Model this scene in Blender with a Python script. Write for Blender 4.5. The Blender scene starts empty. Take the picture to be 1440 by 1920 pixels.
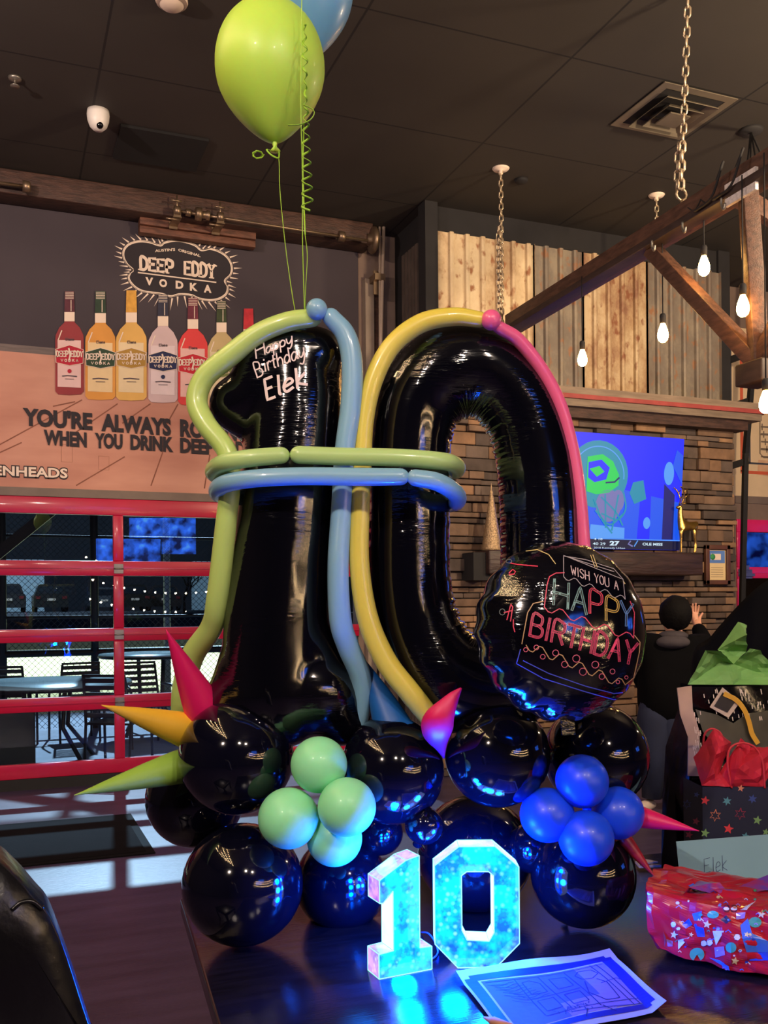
import bpy, bmesh, math, random
from mathutils import Vector, Matrix, noise
from mathutils.bvhtree import BVHTree
from mathutils.geometry import tessellate_polygon

SC = bpy.context.scene
COL = SC.collection
random.seed(10)
V = Vector
# ---------------------------------------------------------------- camera
YAW = math.radians(21.8); FOC = 1800.0; PPX = 720.0; PPY = 1134.0; ROLL = .008; EYE = V((0, 0, 1.5))
_r = V((math.cos(YAW), -math.sin(YAW), 0)); _f = V((math.sin(YAW), math.cos(YAW), 0)); _z = V((0, 0, 1))
CR = (_r * math.cos(ROLL) - _z * math.sin(ROLL)).normalized()
CU = (_z * math.cos(ROLL) + _r * math.sin(ROLL)).normalized()
cam_d = bpy.data.cameras.new('camera'); cam = bpy.data.objects.new('camera', cam_d); COL.objects.link(cam)
cam_d.sensor_fit = 'HORIZONTAL'; cam_d.sensor_width = 36; cam_d.lens = 36 * FOC / 1440
cam_d.shift_y = (PPY - 960) / 1440; cam_d.clip_start = .02; cam_d.clip_end = 300
m = Matrix((CR, CU, -_f)).transposed().to_4x4(); m.translation = EYE
cam.matrix_world = m
SC.camera = cam
# ---------------------------------------------------------------- view, world, lights
SC.view_settings.view_transform = 'Standard'; SC.view_settings.look = 'None'
SC.view_settings.gamma = 1; SC.view_settings.use_curve_mapping = False
SC.view_settings.exposure = 0.0
wd = bpy.data.worlds.new('world'); SC.world = wd; wd.use_nodes = True
wn = wd.node_tree.nodes['Background']; wn.inputs[0].default_value = (.012, .022, .06, 1); wn.inputs[1].default_value = .6

def lamp(kind, name, loc, energy, color, size=.1, to=None, **kw):
    l = bpy.data.lights.new(name, kind); l.energy = energy; l.color = color
    if kind == 'AREA': l.shape = 'DISK'; l.size = size
    elif kind != 'SUN': l.shadow_soft_size = size
    for k, v in kw.items(): setattr(l, k, v)
    o = bpy.data.objects.new(name, l); COL.objects.link(o); o.location = loc
    if to is not None: o.rotation_euler = (V(to) - V(loc)).to_track_quat('-Z', 'Y').to_euler()
    return o
WARM = (1, .74, .48)
# unseen area lights filling the dining room from behind and beside the photographer
lamp('AREA', 'unseen_light', (4.9, 1.8, 3.9), 235, WARM, .4, (5.0, 7.6, 4.0))
lamp('AREA', 'unseen_light', (-2.6, -1.2, 4.2), 105, (1, .80, .68), .14, (.8, 3.5, 1.6))
lamp('AREA', 'unseen_light', (1.2, -2.6, 4.2), 60, (1, .80, .66), .14, (.8, 3.5, 1.2))
lamp('AREA', 'unseen_light', (.2, -.9, 3.3), 26, (1, .84, .70), .14, (.85, 2.0, 1.5))  # fill light added above the photographer to brighten the balloons
lamp('AREA', 'unseen_light', (-1.5, 4.6, 4.3), 85, (1, .76, .68), .14, (1.2, 8.4, 3.0))
lamp('AREA', 'unseen_light', (6.8, 3.0, 3.0), 135, WARM, .4, (5.6, 4.6, 5))  # unseen uplight brightening the right side of the ceiling
# flood lamp on a pole outside, shining through the glass door
lamp('SPOT', 'flood_lamp', (3.28, 29.5, 17.3), 58000, (.50, .76, 1), .2, (.9, 7.2, .3), spot_size=.42, spot_blend=.3)
for x_ in (-4.0, 8.0): lamp('SPOT', 'field_lamp', (x_, 27.0, 15.0), 26000, (.93, 1, .86), 1, (x_, 27.2, 0), spot_size=1.5, spot_blend=.5)
lamp('SPOT', 'yard_lamp', (-3.0, 50.0, 12.0), 9000, (.6, .8, 1), .5, (0, 62.0, 1), spot_size=1.9, spot_blend=.5)

# ---------------------------------------------------------------- photo rays to room points
def ray(px, py): return _f + CR * ((px - PPX) / FOC) + CU * ((PPY - py) / FOC)
def W(px, py, t): return EYE + ray(px, py) * t
def WX(px, py, X): d = ray(px, py); return EYE + d * (X / d.x)
def WY(px, py, Y): d = ray(px, py); return EYE + d * (Y / d.y)
def WZ(px, py, Z): d = ray(px, py); return EYE + d * ((Z - 1.5) / d.z)
def S(d): return d / FOC           # metres per photo pixel at optical depth d

# ---------------------------------------------------------------- materials
_mats = {}
def srgb(c):
    return tuple((x / 12.92 if x <= .04045 else ((x + .055) / 1.055) ** 2.4) for x in [v / 255 for v in c])
def mat(name, col, rough=.6, metal=0., var=.15, scale=8., bump=0., bscale=40., coat=0., spec=.5, emit=None, estr=0., stretch=None, col2=None, ramp=(.35, .65), trans=0., detail=4., sss=0., sheen=0.):
    if name in _mats: return _mats[name]
    m = bpy.data.materials.new(name); m.use_nodes = True; nt = m.node_tree; N = nt.nodes; L = nt.links
    b = N['Principled BSDF']
    b.inputs['Roughness'].default_value = rough; b.inputs['Metallic'].default_value = metal
    b.inputs['Specular IOR Level'].default_value = spec; b.inputs['Coat Weight'].default_value = coat; b.inputs['Coat Roughness'].default_value = .08
    b.inputs['Transmission Weight'].default_value = trans
    b.inputs['Sheen Weight'].default_value = sheen
    if sss: b.inputs['Subsurface Weight'].default_value = sss; b.inputs['Subsurface Scale'].default_value = .05
    tc = N.new('ShaderNodeTexCoord'); mp = N.new('ShaderNodeMapping'); L.new(tc.outputs['Object'], mp.inputs[0])
    if stretch: mp.inputs['Scale'].default_value = stretch
    nz = N.new('ShaderNodeTexNoise'); nz.inputs['Scale'].default_value = scale; nz.inputs['Detail'].default_value = detail
    L.new(mp.outputs[0], nz.inputs[0])
    rp = N.new('ShaderNodeValToRGB'); L.new(nz.outputs['Fac'], rp.inputs[0])
    c1 = srgb(col)
    c2 = srgb(col2) if col2 else tuple(x * (1 - var) for x in c1)
    rp.color_ramp.elements[0].position = ramp[0]; rp.color_ramp.elements[1].position = ramp[1]
    rp.color_ramp.elements[0].color = (*c2, 1); rp.color_ramp.elements[1].color = (*c1, 1)
    L.new(rp.outputs[0], b.inputs['Base Color'])
    if bump:
        n2 = N.new('ShaderNodeTexNoise'); n2.inputs['Scale'].default_value = bscale; n2.inputs['Detail'].default_value = 6
        L.new(mp.outputs[0], n2.inputs[0])
        bp = N.new('ShaderNodeBump'); bp.inputs['Strength'].default_value = min(1, bump); bp.inputs['Distance'].default_value = .01
        L.new(n2.outputs['Fac'], bp.inputs['Height']); L.new(bp.outputs[0], b.inputs['Normal'])
    if emit:
        b.inputs['Emission Color'].default_value = (*srgb(emit), 1); b.inputs['Emission Strength'].default_value = estr
    _mats[name] = m
    return m
def emis(name, col, strength):
    if name in _mats: return _mats[name]
    m = mat(name, (10, 10, 10), .5, emit=col, estr=strength)
    return m
def foil_mat(name, col, rough=.13, wr=.35, sc=(60, 60, 9)):
    """glossy plastic film with fine parallel wrinkles in patches"""
    m = mat(name, col, rough, 0, .1, 3, spec=.6, coat=.6)
    nt = m.node_tree; N = nt.nodes; L = nt.links; b = N['Principled BSDF']
    tc = N.new('ShaderNodeTexCoord'); mp = N.new('ShaderNodeMapping'); L.new(tc.outputs['Object'], mp.inputs[0]); mp.inputs['Scale'].default_value = sc
    a = N.new('ShaderNodeTexNoise'); a.inputs['Scale'].default_value = 1.0; a.inputs['Detail'].default_value = 3; L.new(mp.outputs[0], a.inputs[0])
    k = N.new('ShaderNodeTexNoise'); k.inputs['Scale'].default_value = 7; L.new(tc.outputs['Object'], k.inputs[0])
    rp = N.new('ShaderNodeValToRGB'); rp.color_ramp.elements[0].position = .46; rp.color_ramp.elements[1].position = .66; L.new(k.outputs['Fac'], rp.inputs[0])
    mu = N.new('ShaderNodeMath'); mu.operation = 'MULTIPLY'; L.new(a.outputs['Fac'], mu.inputs[0]); L.new(rp.outputs[0], mu.inputs[1])
    bp = N.new('ShaderNodeBump'); bp.inputs['Strength'].default_value = wr; bp.inputs['Distance'].default_value = .006
    L.new(mu.outputs[0], bp.inputs['Height']); L.new(bp.outputs[0], b.inputs['Normal']); L.new(bp.outputs[0], b.inputs['Coat Normal'])
    return m

# ---------------------------------------------------------------- mesh building
class MB:
    def __init__(s): s.v = []; s.f = []; s.mi = []; s.sm = []
    def add(s, verts, faces, mi=0, smooth=False):
        o = len(s.v); s.v += [V(p) for p in verts]
        for f in faces: s.f.append([i + o for i in f]); s.mi.append(mi); s.sm.append(smooth)
        return s
    def box(s, c, size, mi=0, ax=None, bev=0):
        c = V(c); h = [x / 2 for x in size]; X, Y, Z = ax if ax else (V((1, 0, 0)), V((0, 1, 0)), V((0, 0, 1)))
        if bev:
            bm = bmesh.new(); bmesh.ops.create_cube(bm, size=1)
            for v in bm.verts: v.co = V((v.co.x * size[0], v.co.y * size[1], v.co.z * size[2]))
            bmesh.ops.bevel(bm, geom=list(bm.edges), offset=bev, segments=3, profile=.5, affect='EDGES')
            vs = [c + X * v.co.x + Y * v.co.y + Z * v.co.z for v in bm.verts]
            s.add(vs, [[v.index for v in f.verts] for f in bm.faces], mi, True); bm.free(); return s
        vs = [c + X * (h[0] * i) + Y * (h[1] * j) + Z * (h[2] * k) for i in (-1, 1) for j in (-1, 1) for k in (-1, 1)]
        return s.add(vs, [(0, 1, 3, 2), (4, 6, 7, 5), (0, 4, 5, 1), (2, 3, 7, 6), (0, 2, 6, 4), (1, 5, 7, 3)], mi)
    def bb(s, a, b, mi=0, bev=0):
        a, b = V(a), V(b); return s.box((a + b) / 2, [abs(x) for x in (b - a)], mi, None, bev)
    def bar(s, p, q, w, h, mi=0, up=(0, 0, 1), bev=0):
        p, q = V(p), V(q); x = (q - p); l = x.length; x.normalize(); y = V(up).cross(x).normalized(); z = x.cross(y)
        return s.box((p + q) / 2, (l, w, h), mi, (x, y, z), bev)
    def tube(s, pts, rad, n=12, mi=0, closed=False, cap=True, smooth=True, flat=1., up=None):
        pts = [V(p) for p in pts]; k = len(pts); rs = rad if isinstance(rad, (list, tuple)) else [rad] * k
        T = []
        for i in range(k):
            a = pts[(i - 1) % k] if (closed or i > 0) else pts[0]; b = pts[(i + 1) % k] if (closed or i < k - 1) else pts[-1]
            T.append((b - a).normalized())
        ref = V(up) if up else (V((0, 0, 1)) if abs(T[0].z) < .9 else V((1, 0, 0)))
        u = (ref - T[0] * ref.dot(T[0])).normalized(); vs = []
        for i in range(k):
            if up: u = V(up)
            u = (u - T[i] * u.dot(T[i])).normalized(); w = T[i].cross(u)
            for j in range(n):
                an = 2 * math.pi * j / n
                vs.append(pts[i] + (u * math.cos(an) * flat + w * math.sin(an)) * rs[i])
        fs = []
        for i in range(k if closed else k - 1):
            i2 = (i + 1) % k
            for j in range(n): fs.append((i * n + j, i * n + (j + 1) % n, i2 * n + (j + 1) % n, i2 * n + j))
        s.add(vs, fs, mi, smooth)
        if cap and not closed:
            s.add(vs[:n], [list(range(n))[::-1]], mi); s.add(vs[-n:], [list(range(n))], mi)
        return s
    def lathe(s, c, prof, n=24, mi=0, axis=(0, 0, 1), smooth=True):
        c = V(c); A = V(axis).normalized(); u = A.orthogonal().normalized(); w = A.cross(u); vs = []
        for r, h in prof:
            for j in range(n): an = 2 * math.pi * j / n; vs.append(c + A * h + (u * math.cos(an) + w * math.sin(an)) * r)
        fs = [(i * n + j, i * n + (j + 1) % n, (i + 1) * n + (j + 1) % n, (i + 1) * n + j) for i in range(len(prof) - 1) for j in range(n)]
        return s.add(vs, fs, mi, smooth)
    def ell(s, c, r, n=32, mi=0, ax=None):
        c = V(c); X, Y, Z = ax if ax else (V((1, 0, 0)), V((0, 1, 0)), V((0, 0, 1))); rx, ry, rz = r if isinstance(r, (tuple, list)) else (r, r, r)
        m = n // 2; vs = []
        for i in range(m + 1):
            t = math.pi * i / m
            for j in range(n):
                p = 2 * math.pi * j / n; vs.append(c + X * (rx * math.sin(t) * math.cos(p)) + Y * (ry * math.sin(t) * math.sin(p)) + Z * (rz * math.cos(t)))
        fs = [(i * n + j, (i + 1) * n + j, (i + 1) * n + (j + 1) % n, i * n + (j + 1) % n) for i in range(m) for j in range(n)]
        return s.add(vs, fs, mi, True)
    def prism(s, poly, off, mi=0, mside=None):
        poly = [V(p) for p in poly]; off = V(off); n = len(poly)
        tri = tessellate_polygon([poly]); b = [p + off for p in poly]
        s.add(poly, [tuple(t) for t in tri], mi); s.add(b, [tuple(t)[::-1] for t in tri], mi)
        s.add(poly + b, [(i, (i + 1) % n, n + (i + 1) % n, n + i) for i in range(n)], mi if mside is None else mside)
        return s
    def poly(s, poly, mi=0):
        poly = [V(p) for p in poly]; s.add(poly, [tuple(t) for t in tessellate_polygon([poly])], mi); return s
    def mesh(s, name, mats, origin):
        me = bpy.data.meshes.new(name); me.from_pydata([v - origin for v in s.v], [], s.f)
        for m_ in (mats if isinstance(mats, (list, tuple)) else [mats]): me.materials.append(m_)
        me.polygons.foreach_set('material_index', s.mi); me.polygons.foreach_set('use_smooth', s.sm)
        bm = bmesh.new(); bm.from_mesh(me); bmesh.ops.remove_doubles(bm, verts=bm.verts, dist=1e-6); bmesh.ops.recalc_face_normals(bm, faces=bm.faces); bm.to_mesh(me); bm.free()
        me.update(); return me
def tag(o, label=None, cat=None, group=None, kind=None):
    if label: o['label'] = label
    if cat: o['category'] = cat
    if group: o['group'] = group
    if kind: o['kind'] = kind
    return o
def thing(name, label, cat, loc, group=None, kind=None):
    o = bpy.data.objects.new(name, None); COL.objects.link(o); o.location = V(loc); o.empty_display_size = .05
    return tag(o, label, cat, group, kind)
def wloc(o):
    l = V(o.location); p = o.parent
    while p: l += V(p.location); p = p.parent
    return l
def part(name, mb, mats, parent, label=None):
    org = wloc(parent); me = mb.mesh(name, mats, org) if isinstance(mb, MB) else mb
    o = bpy.data.objects.new(name, me); COL.objects.link(o); o.parent = parent
    if label: o['label'] = label
    return o
def base_of(mb):
    xs = [v.x for v in mb.v]; ys = [v.y for v in mb.v]; zs = [v.z for v in mb.v]
    return V(((min(xs) + max(xs)) / 2, (min(ys) + max(ys)) / 2, min(zs)))
def one(name, mb, mats, label, cat, group=None, kind=None, origin=None):
    org = V(origin) if origin is not None else base_of(mb); o = bpy.data.objects.new(name, mb.mesh(name, mats, org)); COL.objects.link(o); o.location = org
    return tag(o, label, cat, group, kind)
def struct(name, mb, mats, parent=None, origin=(0, 0, 0)):
    if parent: return part(name, mb, mats, parent)
    o = bpy.data.objects.new(name, mb.mesh(name, mats, V(origin))); COL.objects.link(o); o.location = V(origin); o['kind'] = 'structure'; return o
def subdiv_path(pts, k=8, closed=False):
    """Catmull-Rom through the points (tuples of any length)"""
    n = len(pts); out = []
    rng = range(n) if closed else range(n - 1)
    for i in rng:
        p1, p2 = pts[i], pts[(i + 1) % n]
        p0 = pts[(i - 1) % n] if (closed or i > 0) else tuple(2 * a - b for a, b in zip(p1, p2))
        p3 = pts[(i + 2) % n] if (closed or i < n - 2) else tuple(2 * a - b for a, b in zip(p2, p1))
        for j in range(k):
            t = j / k
            out.append(tuple(.5 * ((2 * b) + (-a + c) * t + (2 * a - 5 * b + 4 * c - d) * t * t + (-a + 3 * b - 3 * c + d) * t ** 3) for a, b, c, d in zip(p0, p1, p2, p3)))
    if not closed: out.append(tuple(pts[-1]))
    return out
def bvh(obj):
    me = obj.data; o = wloc(obj)
    return BVHTree.FromPolygons([v.co + o for v in me.vertices], [list(p.vertices) for p in me.polygons])
def hitter(tree, eps=.0012):
    """where the line of sight through a photo point meets a surface"""
    def h(px, py):
        d = ray(px, py).normalized(); loc, nor, i, dist = tree.ray_cast(EYE, d)
        if loc is None: return None
        return loc + (nor if nor.dot(d) < 0 else -nor) * eps
    return h
def ribbon(mb, pts, w, hit, mi=0, step=5., closed=False):
    """a flat painted stroke following 2D points, laid on a surface by hit(x, y)"""
    if closed: pts = list(pts) + [pts[0]]
    P = []
    for a, b in zip(pts[:-1], pts[1:]):
        l = math.hypot(b[0] - a[0], b[1] - a[1]); n = max(1, int(l / step))
        for j in range(n): P.append((a[0] + (b[0] - a[0]) * j / n, a[1] + (b[1] - a[1]) * j / n))
    P.append(pts[-1]); prev = None
    for i, p in enumerate(P):
        a = P[max(0, i - 1)]; b = P[min(len(P) - 1, i + 1)]; tx, ty = b[0] - a[0], b[1] - a[1]; l = math.hypot(tx, ty) or 1
        nx, ny = -ty / l * w / 2, tx / l * w / 2
        e = 0.35 * w if i in (0, len(P) - 1) else 0; ex, ey = (tx / l * e * (-1 if i == 0 else 1), ty / l * e * (-1 if i == 0 else 1))
        q = (hit(p[0] + nx + ex, p[1] + ny + ey), hit(p[0] - nx + ex, p[1] - ny + ey))
        if prev and all(x is not None for x in q + prev): mb.add([prev[0], prev[1], q[1], q[0]], [(0, 1, 2, 3)], mi)
        prev = q
def fillpoly(mb, pts, hit, mi=0):
    q = [hit(*p) for p in pts]
    if any(x is None for x in q): return
    tri = tessellate_polygon([[V((p[0], p[1], 0)) for p in pts]]); mb.add(q, [tuple(t) for t in tri], mi)
def font_mesh(text, bold=0.0):
    cu = bpy.data.curves.new('t', 'FONT'); cu.body = text; cu.size = 1; cu.offset = bold; cu.resolution_u = 3
    o = bpy.data.objects.new('t', cu); COL.objects.link(o)
    dg = bpy.context.evaluated_depsgraph_get(); me = bpy.data.meshes.new_from_object(o.evaluated_get(dg))
    vs = [(v.co.x, v.co.y) for v in me.vertices]; fs = [list(p.vertices) for p in me.polygons]
    bpy.data.objects.remove(o); bpy.data.curves.remove(cu); bpy.data.meshes.remove(me)
    x0 = min(v[0] for v in vs); x1 = max(v[0] for v in vs)
    return [((x - x0) / (x1 - x0), y / .73) for x, y in vs], fs
def text_on(mb, text, f, mi=0, bold=0.0):
    """f(u, v): u 0..1 along the line, v 0..1 from baseline to capital height -> point"""
    vs, fs = font_mesh(text, bold); mb.add([f(u, v) for u, v in vs], fs, mi)
# single-stroke alphabet on a 1 x 1 cell
GL = {
 'A': [[(0, 0), (.5, 1), (1, 0)], [(.2, .38), (.8, .38)]], 'B': [[(0, 0), (0, 1), (.6, 1), (.85, .9), (.85, .65), (.6, .53), (0, .53)], [(.6, .53), (1, .4), (1, .12), (.65, 0), (0, 0)]],
 'D': [[(0, 0), (0, 1), (.55, 1), (.95, .75), (.95, .25), (.55, 0), (0, 0)]], 'E': [[(.9, 0), (0, 0), (0, 1), (.9, 1)], [(0, .52), (.7, .52)]],
 'H': [[(0, 0), (0, 1)], [(1, 0), (1, 1)], [(0, .5), (1, .5)]], 'I': [[(.5, 0), (.5, 1)]], 'L': [[(0, 1), (0, 0), (.85, 0)]], 'M': [[(0, 0), (0, 1), (.5, .35), (1, 1), (1, 0)]],
 'O': [[(.5, 0), (.12, .15), (0, .5), (.12, .85), (.5, 1), (.88, .85), (1, .5), (.88, .15), (.5, 0)]], 'P': [[(0, 0), (0, 1), (.65, 1), (.95, .88), (.95, .58), (.65, .45), (0, .45)]],
 'R': [[(0, 0), (0, 1), (.65, 1), (.95, .88), (.95, .6), (.65, .48), (0, .48)], [(.5, .48), (1, 0)]], 'S': [[(.95, .85), (.6, 1), (.15, .9), (.05, .68), (.5, .52), (.95, .35), (.85, .08), (.4, 0), (0, .15)]],
 'T': [[(.5, 0), (.5, 1)], [(0, 1), (1, 1)]], 'U': [[(0, 1), (0, .25), (.25, 0), (.75, 0), (1, .25), (1, 1)]], 'W': [[(0, 1), (.25, 0), (.5, .75), (.75, 0), (1, 1)]], 'Y': [[(0, 1), (.5, .5), (1, 1)], [(.5, .5), (.5, 0)]],
 'V': [[(0, 1), (.5, 0), (1, 1)]], 'K': [[(0, 0), (0, 1)], [(.9, 1), (0, .45)], [(.3, .6), (1, 0)]], 'N': [[(0, 0), (0, 1), (1, 0), (1, 1)]],
 'a': [[(.85, .5), (.5, .62), (.1, .4), (.15, .05), (.5, 0), (.85, .35), (.85, .6)], [(.85, .35), (.9, .05), (1.1, .05)]], 'p': [[(.1, .6), (.1, -.5)], [(.1, .45), (.5, .65), (.9, .45), (.8, .08), (.4, 0), (.1, .15)]],
 'y': [[(.05, .6), (.15, .15), (.5, .05), (.9, .4)], [(.95, .65), (.85, -.1), (.5, -.5), (.1, -.4)]], 'i': [[(.5, .6), (.5, 0)], [(.5, .85), (.52, .9)]], 'r': [[(.2, .6), (.2, 0)], [(.2, .4), (.55, .65), (.9, .55)]],
 't': [[(.45, .95), (.4, .1), (.7, 0)], [(.05, .6), (.85, .65)]], 'h': [[(.1, 1), (.1, 0)], [(.1, .4), (.5, .62), (.85, .4), (.85, 0)]], 'd': [[(.85, 1), (.85, 0)], [(.85, .45), (.5, .62), (.1, .4), (.15, .08), (.5, 0), (.85, .25)]],
 'l': [[(.5, 1.05), (.45, .1), (.7, 0)]], 'e': [[(.1, .3), (.85, .42), (.7, .65), (.3, .62), (.05, .3), (.25, 0), (.85, .1)]], 'k': [[(.1, 1.05), (.1, 0)], [(.85, .65), (.12, .3), (.95, -.02)]],
}
GLW = {'I': .35, 'i': .4, 'l': .4, 't': .65, 'r': .75, 'M': 1.2, 'W': 1.25, ' ': .7}
def strokes(text, f, out, gap=.35, wc=.62):
    """lay single-stroke letters along u; f(u, v) -> 2D point; appends polylines to out"""
    tot = sum(GLW.get(c, 1) * wc + gap * wc for c in text) - gap * wc; x = 0
    for c in text:
        w = GLW.get(c, 1) * wc
        for st in GL.get(c, []):
            st2 = subdiv_path(st, 4) if c in 'BDOPRSUapyrthdeklBi' and len(st) > 2 else st
            out.append([f((x + a * w) / tot, b) for a, b in st2])
        x += w + gap * wc
def line_f(p0, p1, hvec):
    return lambda u, v: (p0[0] + (p1[0] - p0[0]) * u + hvec[0] * v, p0[1] + (p1[1] - p0[1]) * u + hvec[1] * v)
def skin(name, J, E, root, sub=2):
    ks = list(J); me = bpy.data.meshes.new(name); me.from_pydata([J[k][0] for k in ks], [(ks.index(a), ks.index(b)) for a, b in E] if False else [], [])
    me = bpy.data.meshes.new(name); me.from_pydata([J[k][0] for k in ks], [(ks.index(a), ks.index(b)) for a, b in E], [])
    o = bpy.data.objects.new(name, me); COL.objects.link(o)
    md = o.modifiers.new('s', 'SKIN'); sv = me.skin_vertices[0].data
    for i, k in enumerate(ks):
        r = J[k][1]; sv[i].radius = r if isinstance(r, tuple) else (r, r); sv[i].use_root = (k == root)
    md.use_smooth_shade = True
    sd = o.modifiers.new('d', 'SUBSURF'); sd.levels = sub; sd.render_levels = sub
    dg = bpy.context.evaluated_depsgraph_get(); r = bpy.data.meshes.new_from_object(o.evaluated_get(dg)); bpy.data.objects.remove(o)
    for p in r.polygons: p.use_smooth = True
    return r
def mesh_to_mb(me, mi=0):
    mb = MB(); mb.add([v.co.copy() for v in me.vertices], [list(p.vertices) for p in me.polygons], mi, True); return mb
def copy_tree(o, parent=None):
    c = o.copy(); COL.objects.link(c); c.parent = parent
    for ch in list(o.children): copy_tree(ch, c)
    return c
# ================================================================ materials of the room
M_floor = mat('floor_vinyl', (70, 58, 86), .36, var=.35, scale=2.2, stretch=(.6, 4, 1), bump=.12, bscale=30, spec=.5)
M_black = mat('black_paint', (30, 28, 30), .8, var=.2)
M_dkwood = mat('dark_wood', (78, 52, 42), .6, var=.55, scale=6, stretch=(1.5, 8, 8), bump=.4, bscale=18)
M_wood = mat('plank_wood', (112, 70, 52), .6, var=.5, scale=5, stretch=(2, 9, 9), bump=.3, bscale=20)
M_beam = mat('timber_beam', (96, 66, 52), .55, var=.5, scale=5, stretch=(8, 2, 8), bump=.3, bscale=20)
M_steel = mat('galvanised_steel', (150, 145, 135), .4, .8, var=.3)
M_brass = mat('aged_metal', (150, 128, 104), .4, .8, var=.3)
M_red = mat('red_enamel', (186, 10, 58), .3, var=.08, coat=.3)
M_redr = mat('pink_red_enamel', (225, 40, 110), .3, var=.08, coat=.3)
M_beige = mat('beige_wall', (128, 108, 96), .8, var=.12)
M_char = mat('charcoal_wall', (58, 54, 58), .85, var=.1)
M_cream = mat('cream_print', (226, 200, 160), .7, var=.06)
M_white = mat('white_plastic', (225, 220, 210), .4, var=.05)
M_ink = mat('dark_ink', (40, 34, 40), .75, var=.05)
M_pale = mat('pale_ink', (235, 215, 195), .75, var=.04)

def ceiling_mat():
    m = mat('ceiling_panels', (52, 47, 42), .75, var=.15, scale=1.2); nt = m.node_tree; N = nt.nodes; L = nt.links; b = N['Principled BSDF']
    g = N.new('ShaderNodeNewGeometry'); sx = N.new('ShaderNodeSeparateXYZ'); L.new(g.outputs['Position'], sx.inputs[0])
    def seam(out, off, per, w):
        a = N.new('ShaderNodeMath'); a.operation = 'SUBTRACT'; a.inputs[1].default_value = off; L.new(out, a.inputs[0])
        p = N.new('ShaderNodeMath'); p.operation = 'PINGPONG'; p.inputs[1].default_value = per / 2; L.new(a.outputs[0], p.inputs[0])
        c = N.new('ShaderNodeMath'); c.operation = 'LESS_THAN'; c.inputs[1].default_value = w; L.new(p.outputs[0], c.inputs[0]); return c
    a = seam(sx.outputs['X'], 3.43, 1.4, .008); c = seam(sx.outputs['Y'], 5.26, 1.22, .007)
    mx = N.new('ShaderNodeMath'); mx.operation = 'MAXIMUM'; L.new(a.outputs[0], mx.inputs[0]); L.new(c.outputs[0], mx.inputs[1])
    mix = N.new('ShaderNodeMix'); mix.data_type = 'RGBA'; src = b.inputs['Base Color'].links[0].from_socket
    L.new(mx.outputs[0], mix.inputs[0]); L.new(src, mix.inputs[6]); mix.inputs[7].default_value = (.006, .005, .005, 1); L.new(mix.outputs[2], b.inputs['Base Color'])
    return m
YB = 8.45; CZ = 5.0
# ---- shell
struct('floor', MB().bb((-6, -6, -.1), (12, 8.6, 0)), M_floor)
struct('ceiling', MB().bb((-6, -6, CZ), (12, 8.6, CZ + .1)), ceiling_mat())
struct('wall_left', MB().bb((-6.1, -6, 0), (-6, 8.6, CZ)), M_char)
struct('wall_right', MB().bb((12, -6, 0), (12.1, 8.6, CZ)), M_beige)
struct('wall_front', MB().bb((-6, -6.1, 0), (12, -6, CZ)), M_char)
D1 = (-3.6, 3.12, 2.42); D2 = (7.6, 11.0, 2.42)
wb = MB()
for a, b in ((-6, D1[0]), (D1[1], D2[0]), (D2[1], 12)): wb.bb((a, YB, 0), (b, YB + .15, CZ))
wb.bb((D1[0], YB, D1[2]), (D1[1], YB + .15, CZ)); wb.bb((D2[0], YB, D2[2]), (D2[1], YB + .15, CZ))
struct('wall_back', wb, M_beige)
# grey lintel strip over the door, black rubber threshold
struct('trim_1', MB().bb((-3.7, YB - .03, 2.42), (3.16, YB, 2.49)), mat('grey_trim', (120, 104, 92), .6, var=.15))

M_glass = bpy.data.materials.new('door_glass'); M_glass.use_nodes = True
_n = M_glass.node_tree; _n.nodes.clear(); o_ = _n.nodes.new('ShaderNodeOutputMaterial'); mx_ = _n.nodes.new('ShaderNodeMixShader'); t_ = _n.nodes.new('ShaderNodeBsdfTransparent'); g_ = _n.nodes.new('ShaderNodeBsdfGlossy')
fr_ = _n.nodes.new('ShaderNodeFresnel'); fr_.inputs[0].default_value = 1.5; g_.inputs['Roughness'].default_value = .0; t_.inputs[0].default_value = (.9, .94, .96, 1)
ad_ = _n.nodes.new('ShaderNodeMath'); ad_.operation = 'MULTIPLY'; ad_.inputs[1].default_value = 1.7; _n.links.new(fr_.outputs[0], ad_.inputs[0])
_n.links.new(ad_.outputs[0], mx_.inputs[0]); _n.links.new(t_.outputs[0], mx_.inputs[1]); _n.links.new(g_.outputs[0], mx_.inputs[2]); _n.links.new(mx_.outputs[0], o_.inputs[0])

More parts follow.
